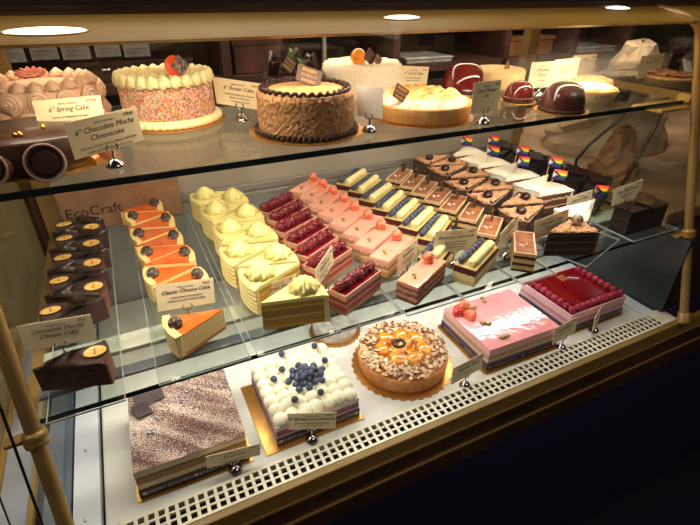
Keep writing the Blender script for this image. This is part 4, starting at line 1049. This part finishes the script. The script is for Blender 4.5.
t = dome('glossy burgundy dome cake between two name cards, smaller than its blurred neighbour', (.775, .768, TS), .030, .034, DOME)
b2 = MB()
for k in range(30): a = 2*PI*k/30; b2.sphere((.0325*cos(a), .0325*sin(a), .010), .0028, 7, 5)
b2.build('bead_ring', DOME, t)
dome('brown plum coloured dome cake at the front edge of the upper shelf', (.792, .668, TS), .042, .046, DOME2)
dome('large dark red dome cake at the back behind the meringue tart card', (.735, .905, TS), .048, .056, DOME)
t = thing('cream_topped_cake', 'pale cream cake with a small triangular chip behind the burgundy dome', 'cake', (.855, .925, TS))
MB().lathe([(.060, 0), (.062, .006), (.062, .036), (.058, .042), (0, .046)], 48, wob=lambda r, z, a: (r*(1+.01*sin(9*a)), z)).build('frosted_cake', mat('butter_cream_cake', (232, 206, 146), .5), t)
MB().prism([(0, 0), (.020, 0), (.009, .020)], 0, .0016).build('chocolate_chip', mat('nougat_chip', (150, 104, 60), .5), t, (-.015, -.030, .044), (PI/2, 0, .1))
# pale tarts
FOIL = mat('fluted_foil', (196, 172, 132), .3, metal=.6)
def tart(label, loc, r, top_m, name='round_tart', chunky=False, h=.018):
    t = thing(name, label, 'tart', loc, 0, 'tarts at the right of the upper shelf')
    MB().lathe([(r*.86, 0), (r, h), (r*1.01, h+.001), (r*.97, h), (r*.84, .002), (0, .002)], 120, wob=lambda rr, z, a: (rr*(1+.018*cos(40*a)), z)).build('fluted_pan', FOIL, t)
    MB().lathe([(r*.93, h*.6), (r*.97, h+.003), (r*.93, h+.006), (r*.88, h+.0035), (0, h+.003)], 60).build('crust', PAST, t)
    mb = MB(); r2 = random.Random(int(r*9999))
    if chunky:
        for k in range(46):
            a = k*2.4; q = r*.82*math.sqrt(k/46); T = Matrix.Translation((q*cos(a), q*sin(a), h+.008+.004*r2.random())) @ Matrix.Rotation(r2.uniform(0, 6), 4, 'Z') @ Matrix.Rotation(r2.uniform(-.5, .5), 4, 'X')
            mb.box(-.010, .010, -.0045, .0045, -.0018, .0018, 0, T)
    else:
        mb.lathe([(r*.89, h+.003), (r*.86, h+.008), (r*.6, h+.0105), (r*.3, h+.011), (0, h+.0112)], 50, wob=lambda rr, z, a: (rr, z+.001*sin(7*a+rr*300)))
    mb.build('filling', top_m, t); return t
tart('pale custard tart in a fluted pan, nearest of the right-hand tarts', (.940, .735, TS), .062, mat('pale_custard', (250, 236, 196), .4, var=(236, 196, 130), scale=40))
tart('sugar dusted tart behind the pale custard tart', (1.030, .775+.030, TS), .052, mat('sugared_fruit', (240, 206, 150), .5, var=(196, 130, 70), scale=50))
t = tart('apple slice tart beyond the end glass with a blank white tag', (1.270, .765, TS), .058, mat('caramel_apple', (206, 140, 74), .3, var=(150, 82, 36), scale=50, coat=.4), 'apple_tart', True)
MB().box(-.022, .022, -.0008, .0008, 0, .030).build('white_tag', PAPERB, t, (.034, -.02, .030), (-.5, .2, .1))

# ================================================================= name cards and holders
def holder(x, y, z0, z1, yaw, lab):
    t = thing('card_holder', lab, 'card holder', (x, y, z0), yaw, 'silver card holders'); t.scale = (1.15, 1.15, 1.0)
    MB().lathe([(.0105, 0), (.0110, .0015), (.0095, .004), (.0080, .0075), (.0045, .0105), (.0022, .012), (0, .0122)], 20).build('domed_base', STEEL, t)
    h = max(z1-z0, .014)
    MB().tube([(0, 0, .011), (0, 0, h)], .0014, 8).build('stem', STEEL, t)
    for dx in (-1, 1):
        MB().tube([(0, 0, h-.004), (dx*.004, -.0016, h-.002), (dx*.0068, -.0022, h+.0030), (dx*.0050, -.0022, h+.0075)], .0010, 6).build('clip_prong', STEEL, t)
    return t
def card(key, pos, label, title, lines, hold, head=True, price='$8.25', blank=False, hz=None, hlab=None):
    x, y, z, yaw, roll, w, h, tilt = pos
    t = thing('price_card', label, 'price card', (x, y, z))
    t.rotation_euler = (Matrix.Rotation(yaw, 3, 'Z') @ Matrix.Rotation(-tilt, 3, 'X') @ Matrix.Rotation(-roll, 3, 'Y')).to_euler()
    MB().box(-w/2, w/2, .0002, .0010, 0, h).build('paper', PAPERB if blank else PAPER, t)
    if not blank:
        n_ = len(title); F = .125*w if max(len(s_) for s_ in title) < 14 else .100*w
        yy = h*.90
        letters(t, 'bakery nouveau', .042*w, INK, (0, -.0001, yy-.004), (PI/2, 0, 0), name='header')
        letters(t, price, .054*w, INK, (w*.36, -.0001, yy-.003), (PI/2, 0, 0), name='price')
        yy -= .004+F*.95
        for s_ in title: letters(t, s_, F, INK, (0, -.0001, yy), (PI/2, 0, 0), .35, name='title'); yy -= F*1.05
        yy -= -.001
        for s_ in lines: letters(t, s_, .047*w, INK, (0, -.0001, yy), (PI/2, 0, 0), .3, name='description'); yy -= .064*w
    if hold is not None:
        hx, hy = x, y; off = hold
        holder(hx, hy+.0005, off, z-.0005, yaw, hlab or ('silver domed holder gripping the ' + label.split(' card')[0] + ' card'))
    return t
CD = {'C1': [-0.0586, 0.7567, 0.5312, -0.4429, 0.087, 0.0936, 0.0368, 0.2547], 'C2': [-0.0158, 0.6748, 0.5153, 0.5068, 0.0291, 0.096, 0.0449, -0.0121], 'C3': [0.2003, 0.8487, 0.5154, -0.7797, -0.0656, 0.0961, 0.047, -0.1612], 'C4': [0.3735, 0.6876, 0.5154, -1.1425, 0.0509, 0.0522, 0.0482, -0.0171], 'C5': [0.6106, 0.9313, 0.4994, 0.1127, -0.0966, 0.0862, 0.0508, 0.0047], 'C6': [0.5818, 0.65, 0.5127, 0.3094, -0.0518, 0.0865, 0.0505, 0.0572], 'C7': [0.8536, 0.7901, 0.5105, 0.0832, -0.0299, 0.0799, 0.0531, 0.0236], 'M1': [-0.144, 0.6483, 0.2515, -0.0533, -0.0529, 0.0901, 0.0428, 0.0547], 'M2': [0.0346, 0.6561, 0.258, 0.0344, -0.1125, 0.0876, 0.0429, 0.2146], 'M3': [0.1833, 0.6482, 0.235, 0.3038, -0.0928, 0.0746, 0.0358, 0.0407], 'M4': [0.2784, 0.6187, 0.2745, 0.8028, 0.1793, 0.0966, 0.0353, 0.0153], 'M5': [0.4309, 0.6279, 0.2478, 0.5636, -0.0371, 0.0832, 0.0435, 0.0427], 'M6': [0.5331, 0.6216, 0.2577, -0.1772, -0.0346, 0.09, 0.0453, 0.0814], 'M7': [0.6537, 0.6045, 0.2669, 0.4411, 0.1245, 0.0887, 0.0359, 0.0591], 'M8': [0.774, 0.6049, 0.2522, -0.0093, 0.1106, 0.0943, 0.0428, 0.1073], 'M9': [0.9407, 0.6788, 0.2533, -0.0033, 0.0686, 0.0825, 0.033, 0.0855], 'M10': [1.0628, 0.6467, 0.2576, -0.0774, 0.1617, 0.0885, 0.0442, 0.036], 'D1': [0.0493, 0.5271, 0.0237, -0.1047, -0.0721, 0.0867, 0.0342, -0.1369], 'D2': [0.1873, 0.5281, 0.0297, -0.3387, -0.0767, 0.0849, 0.036, 0.1127], 'D3': [0.518, 0.516, 0.0256, 0.1495, -0.0362, 0.0886, 0.0419, 0.0427], 'D4': [0.787, 0.515, 0.0280, 0.1086, 0.0252, 0.080, 0.0430, 0.0956]}
card('C1', CD['C1'], 'spring cake name card leaning before the pink rosette cake', ['6" Spring Cake'], ['Lemon or Raspberry Cream', 'Vanilla Cake', 'Buttercream'], TS, price='$39.00')
card('C2', CD['C2'], 'chocolate mocha cheesecake name card at the left end of the upper shelf', ['6" Chocolate Mocha', 'Cheesecake'], ['Espresso Cream Cheese Batter with Dark', 'Coffee & Chocolate Cookie Crust'], TS, price='$38.00')
card('C3', CD['C3'], 'butter cake name card standing between the sprinkle and crumb coated cakes', ['6" Butter Cake'], ['Vanilla Cake filled with Caramel', 'Butter and Chocolate', 'Candy Buttercream'], TS, price='$38.00')
card('C4', CD['C4'], 'blank white back of a card standing right of the crumb coated cake', [], [], TS, blank=True)
card('C5', CD['C5'], 'carrot cake name card upright behind the meringue tart', ['6" Carrot Cake'], ['Carrot Cake with Pineapple', 'Cream Cheese Frosting'], TS, price='$39.00')
card('C6', CD['C6'], 'lemon meringue tart name card standing right of the meringue peaks', ['Lemon Meringue', 'Tart'], [], TS, price='$36.00')
card('C7', CD['C7'], 'tall name card standing right behind the small burgundy dome', ['Chocolate', 'Dome'], ['Dark Chocolate'], TS, price='$9.50')
card('C8', [.955, .815, .512, .05, 0, .084, .050, .05], 'wide name card behind the nearest pale tart', ['Custard Tart'], ['Vanilla Custard'], TS, price='$30.00')
card('C9', [1.072, .865, .510, .02, 0, .084, .050, .05], 'name card behind the sugar dusted tart, rightmost inside the end glass', ['Fruit Tart'], ['Seasonal Fruit'], TS, price='$32.00')
card('C10', [1.29, .835, .498, -.03, .02, .088, .055, .05], 'name card beyond the end glass above the apple tart', ['Apple Tart'], ['Baked Apples'], .4922, price='$32.00')
card('M1', CD['M1'], 'chocolate mocha cheese cake name card behind the single dark slice', ['Chocolate Mocha', 'Cheese Cake'], [], MS-.0004)
card('M2', CD['M2'], 'classic cheese cake name card behind the single orange glazed slice', ['Classic Cheese Cake'], ['Vanilla Cream Cheese Batter', 'Graham Crust & Strawberry Gelee'], MS-.0004, price='$8.25')
card('M3', CD['M3'], 'lemon name card half hidden behind the single yellow slice', ['Lemon Torte'], ['Lemon Cake'], MS-.0004)
card('M4', [.268, .640, .262, .80, .05, .084, .040, .03], 'raspberry name card turned edgeways left of the single raspberry bar', ['Raspberry'], ['Raspberry Mousse with Almond', 'Cake and Cream'], MS-.0004)
card('M5', CD['M5'], 'strawberry name card turned edgeways behind the single brown pink bar', ['Strawberry'], ['Strawberry Mousse with Vanilla', 'Cake and Pistachio'], MS-.0004)
card('M6', CD['M6'], 'blueberry lemon name card facing forward behind the single blueberry bar', ['Blueberry Lemonade'], ['Lemon Cake with Blueberry', 'Mousse and Lemon Curd,', 'Topped with Cream'], MS-.0004)
card('M7', CD['M7'], 'chocolate bar name card turned edgeways left of the end-on striped bar', ['Celebration'], ['Dark Chocolate with', 'Almond Cake'], MS-.0004)
card('M8', CD['M8'], 'chocolate cake name card behind the silvery-ball crumb slice', ['Chocolate Cake'], ['Devils Food Cake with', 'Fudge Frosting'], MS-.0004)
card('M9', CD['M9'], 'coconut cake name card behind the single flagged slice', ['Carrot Cake'], ['Cream Cheese Frosting'], MS-.0004)
card('M10', CD['M10'], 'dark chocolate name card behind the last dark slice by the right post', ['Chocolate Orange'], ['Dark Chocolate Cake with', 'Orange Ganache'], MS-.0004)
card('D1', CD['D1'], 'small card at the lower right corner of the cocoa dusted cake', ['Tiramisu'], ['Espresso Soaked Cake with', 'Mascarpone Cream'], .0005, price='$40.00')
card('D2', CD['D2'], 'small card in front of the blueberry cream cake', ['8" Blueberry Lemonade'], ['Lemon Cake with Blueberry Mousse', 'Lemon Curd and Cream'], .0005, price='$48.00')
card('D3', CD['D3'], 'small card to the right of the apricot almond tart', ['Apricot Tart'], ['Almond Cream'], .0005, price='$36.00')
card('D4', CD['D4'], 'small card between the pink cake and the red jelly cake', ['Strawberry'], ['Strawberry Mousse Cake'], .0005, price='$42.00')
card('D5', [.905, .525, .016, .44, 0, .060, .040, .10], 'small card seen edge-on in front of the red jelly cake', ['Raspberry'], ['Raspberry Mousse'], .0005, price='$42.00')

# ================================================================= things behind and around
t = thing('kraft_box', 'brown kraft box with printed lettering at the back left of the middle shelf', 'box', (-.030, 1.117, .2224), 0)
MB().box(-.125, .125, -.010, .008, 0, .092).build('carton', KRAFT, t, bevel=.002)
letters(t, 'EcoCraft', .032, INK, (-.062, -.0106, .034), (PI/2, 0, 0))
# shelving in the back room
t = thing('back_room_shelving', 'dark wooden shelving with papers pinned on in the room behind the case', 'shelving', (0, 2.0, FZ))
BR = mat('reddish_dark_wood', (92, 56, 46), .6, var=(70, 42, 36), scale=6)
MB().box(-.37, 3.4, .30, .34, 0, 2.2).build('back_board', mat('umber_board', (48, 32, 30), .7, var=(38, 26, 24), scale=4), t)
for z in (.95, 1.20, 1.42, 1.66): MB().box(-.37, 3.4, .0, .30, z, z+.035).build('shelf_board', BR, t)
for x in (-.37, .42, 1.20, 1.86, 2.35, 2.8): MB().box(x, x+.035, .0, .30, 0, 2.1).build('upright', BR, t)
GP = mat('grey_paper', (150, 144, 136), .7, var=(128, 122, 116), scale=30)
for k in range(5):
    o = thing('pinned_note', f'grey paper note pinned to the dark shelf behind the case, {ORD[k]} from the left', 'note', (-.275+.098*k, 1.9985, .512+.004*(k % 2)), 0, 'notes pinned behind the case')
    MB().box(-.044+.006*(k % 2), .044, 0, .001, -.036, .026).build('paper', GP, o)
    mk = MB()
    for q in range(4): mk.box(-.030, .030-.012*(q % 2), -.0006, 0, .014-.012*q, .016-.012*q)
    mk.build('writing', mat('faded_ink', (90, 84, 80), .7), o)
BX = [(.58, 2.16, .3855, .20, .22, .13, (130, 82, 66), 'reddish brown carton behind the case, seen above the butter cake card'), (2.08, 2.16, .3855, .34, .22, .09, (166, 110, 66), 'orange tan carton high up to the right of the centre'),
      (.10, 2.16, .3855, .42, .22, .07, (96, 66, 54), 'dark brown carton behind the sprinkle cake'), (1.42, 2.14, .3855, .26, .24, .022, (214, 212, 206), 'flat white box behind the carrot cake card'), (2.58, 2.14, .3855, .30, .24, .024, (206, 200, 190), 'flat pale box far behind the right-hand tarts')]
for x, y, z, w, d_, h, c_, lab in BX:
    t = thing('storage_box', lab, 'box', (x, y, z), .0, 'boxes in the back room')
    m_ = mat('box_'+lab.split()[0], c_, .7, var=tuple(int(q*.8) for q in c_), scale=8)
    MB().box(-w/2, w/2, -d_/2, d_/2, 0, h).build('carton', m_, t, bevel=.004)
    MB().box(-w/2-.006, w/2+.006, -d_/2-.006, d_/2+.006, h*.82, h+.004).build('lid', m_, t, bevel=.003)
# neighbouring counter to the right, beyond the end glass
t = thing('side_counter', 'tan side counter beyond the end glass of the case', 'counter', (0, 0, 0))
CT = mat('tan_counter_top', (150, 122, 92), .5, var=(128, 100, 72), scale=5)
MB().box(1.215, 2.6, .62, 1.7, .17, .205).build('counter_top', CT, t, bevel=.004)
MB().box(1.235, 2.58, .66, 1.68, FZ+.001, .1695).build('counter_body', mat('umber_cabinet', (70, 52, 40), .6), t)
r2 = random.Random(8)
def bag(label, loc, w, h, rz, m_):
    t = thing('paper_bag', label, 'paper bag', loc, rz, 'crumpled bags beyond the end glass')
    mb = MB(); n_ = 14; vs = []
    for j in range(9):
        v = j/8; rr = w*(1-.35*v**2)
        for i in range(n_):
            a = 2*PI*i/n_; k_ = 1+r2.uniform(-.10, .10)
            vs.append((rr*k_*cos(a), rr*.7*k_*sin(a)*(1-.5*v), h*v+r2.uniform(-.006, .006)*(j > 0)))
    fs = [(j*n_+i, j*n_+(i+1) % n_, (j+1)*n_+(i+1) % n_, (j+1)*n_+i) for j in range(8) for i in range(n_)]
    mb.add(vs, fs+[tuple(range(8*n_, 9*n_))], 0, False); mb.build('bag_body', m_, t)
    MB().tube([(-w*.5, 0, h), (-w*.2, .01, h+.012), (w*.2, -.005, h+.010), (w*.5, 0, h)], .004, 6).build('folded_top', m_, t); return t
KR2 = mat('brown_bag_paper', (156, 116, 78), .8, var=(120, 84, 54), scale=14, bump=.8, bscale=22)
KR3 = mat('pale_cloth', (178, 156, 124), .8, var=(150, 126, 98), scale=8, bump=.6, bscale=14)
bag('crumpled brown paper bag beyond the end glass, nearest the right post', (1.36, .90, .206), .10, .13, .4, KR2)
bag('large pale cloth bundle on the side counter', (1.62, 1.15, .206), .26, .24, .1, KR3)
bag('wide brown paper bag behind the dark slices', (1.34, 1.42, .206), .11, .14, -.3, KR2)
bag('second pale bundle at the back of the side counter', (2.05, 1.40, .206), .26, .30, .6, KR3)
t = thing('black_scanner', 'dark grey handheld device lying on the cloth bundle beyond the end glass', 'device', (1.50, .99, .39), .5)
MB().box(-.07, .07, -.03, .03, 0, .035).build('housing', mat('charcoal_plastic', (52, 48, 44), .5), t, bevel=.008)
MB().box(-.05, .03, -.0305, -.0295, .008, .028).build('window', BLACK, t)
CAB = mat('grey_cable', (66, 58, 48), .4)
tag(MB().tube([(1.20, .80, .46), (1.205, .82, .40), (1.17, .86, .33), (1.18, .90, .27), (1.25, .95, .215)], .0045, 8).build('power_cable', CAB), 'thick grey cable hanging just beyond the end glass', 'cable', 'cables beyond the end glass')
tag(MB().tube([(1.24, .74, .47), (1.245, .745, .40), (1.255, .77, .31), (1.25, .78, .24), (1.27, .80, .215)], .006, 8).build('power_cable', CAB), 'straight thick cable next to the right-hand post', 'cable', 'cables beyond the end glass')
tag(MB().tube([(1.42, .93, .42), (1.36, .95, .435), (1.28, .98, .42), (1.22, 1.02, .38)], .004, 8).build('power_cable', CAB), 'curved cable running left from the dark device', 'cable', 'cables beyond the end glass')
# top shelf of the neighbouring case section
t = thing('neighbour_shelf', 'glass shelf of the next case section holding the apple tart', 'shelf')
MB().box(1.215, 1.75, .66, 1.1, .483, .492).build('pane', SHELFG, t); MB().box(1.215, 1.75, .6585, .6598, .483, .492).build('polished_edge', GEDGE, t)
MB().box(1.206, 1.214, .66, 1.1, .475, .492).build('shelf_cleat', GOLD, t)
# olive cabinet on the left outside
t = thing('olive_cabinet', 'olive tan cabinet standing left of the display case', 'cabinet', (-.035, 0, 0))
OL = mat('olive_tan_panel', (172, 158, 112), .45, var=(156, 142, 98), scale=3)
MB().box(-.80, -.36, .78, 2.5, FZ+.001, .56).build('carcass', OL, t, bevel=.004)
MB().box(-.359, -.350, .80, 2.46, -.70, .50).build('door', mat('tan_olive_door', (182, 164, 116), .3, var=(166, 148, 104), scale=4), t, bevel=.002)
MB().tube([(-.346, .84, .10), (-.338, .84, .12), (-.338, .84, .24), (-.346, .84, .26)], .004, 8).build('handle', GOLDPAINT, t)

# ================================================================= light
sc = bpy.context.scene
def area(name, loc, rot, sx, sy, power, col):
    l = bpy.data.lights.new(name, 'AREA'); l.shape = 'RECTANGLE'; l.size = sx; l.size_y = sy; l.energy = power; l.color = col
    o = bpy.data.objects.new(name, l); C.objects.link(o); o.location = loc; o.rotation_euler = rot; return o
WARM = (1, .80, .56); NEUT = (1, .91, .78); COOL = (.90, .95, 1.0); DAYW = (1, .97, .92)
area('canopy_strip_light', (.46, .70, .638), (.30, 0, 0), 1.24, .03, 3.3, WARM)
area('rear_strip_light', (.46, 1.00, .638), (0, 0, 0), 1.24, .03, 1.2, WARM)
area('shelf_strip_light', (.42, .645, .481), (.35, 0, 0), 1.15, .02, 3.3, NEUT)
area('deck_strip_light', (.45, .725, .208), (0, 0, 0), 1.15, .03, 1.9, DAYW)
area('deck_front_light', (.40, .556, .213), (-.2, 0, 0), 1.1, .015, .5, DAYW)
def spot(loc, rot, p, size, name='halogen'):
    l = bpy.data.lights.new(name, 'SPOT'); l.energy = p; l.color = WARM; l.spot_size = size; l.spot_blend = .6; l.shadow_soft_size = .02
    o = bpy.data.objects.new(name, l); C.objects.link(o); o.location = loc; o.rotation_euler = rot; return o
spot((.95, .74, .637), (.1, 0, 0), 3.0, 2.2)
spot((.05, .72, .637), (.15, 0, 0), 1.0, 2.2)
area('back_room_panel', (.8, 1.75, 1.95), (0, 0, 0), 1.6, .3, 16, (1, .86, .70))
area('shop_fill', (.9, -.9, 1.95), (.35, .25, 0), 1.6, .6, 13, (1, .86, .68))  # added unseen fill to brighten fascia and wood rails
area('back_left_fill', (.25, 1.45, 1.95), (0, -.2, 0), .8, .4, 12, (1, .88, .70))  # added unseen fill to lift the olive cabinet
area('side_counter_fill', (1.75, 1.35, 1.0), (0, 0, 0), .5, .3, 8, (1, .84, .66))  # added unseen fill to brighten the area beyond the end glass
area('shop_fill', (-1.3, .5, 1.95), (0, -.3, 0), .6, .6, 14, (1, .88, .72))  # added unseen fill for the space left of the case
w = bpy.data.worlds.new('dim_room'); sc.world = w; w.use_nodes = True
w.node_tree.nodes['Background'].inputs[0].default_value = (.9, .85, 1.0, 1); w.node_tree.nodes['Background'].inputs[1].default_value = .03

# ================================================================= camera
cam = bpy.data.cameras.new('camera'); co = bpy.data.objects.new('camera', cam); C.objects.link(co); sc.camera = co
F_PX = 466.1210
RX = (0.898498, -0.438932, 0.006306)
RY = (-0.218498, -0.459636, -0.860810)
RZ = (0.380735, 0.772058, -0.508888)
cam.lens = F_PX/700*36; cam.sensor_width = 36; cam.clip_start = .01; cam.clip_end = 50
co.matrix_world = Matrix(((RX[0], -RY[0], -RZ[0], 0), (RX[1], -RY[1], -RZ[1], 0), (RX[2], -RY[2], -RZ[2], .70), (0, 0, 0, 1)))
sc.view_settings.view_transform = 'Standard'; sc.view_settings.look = 'None'; sc.view_settings.gamma = 1; sc.view_settings.exposure = .07
sc.view_settings.use_curve_mapping = False
sc.cycles.transparent_max_bounces = 32; sc.cycles.max_bounces = 8; sc.cycles.sample_clamp_indirect = 4
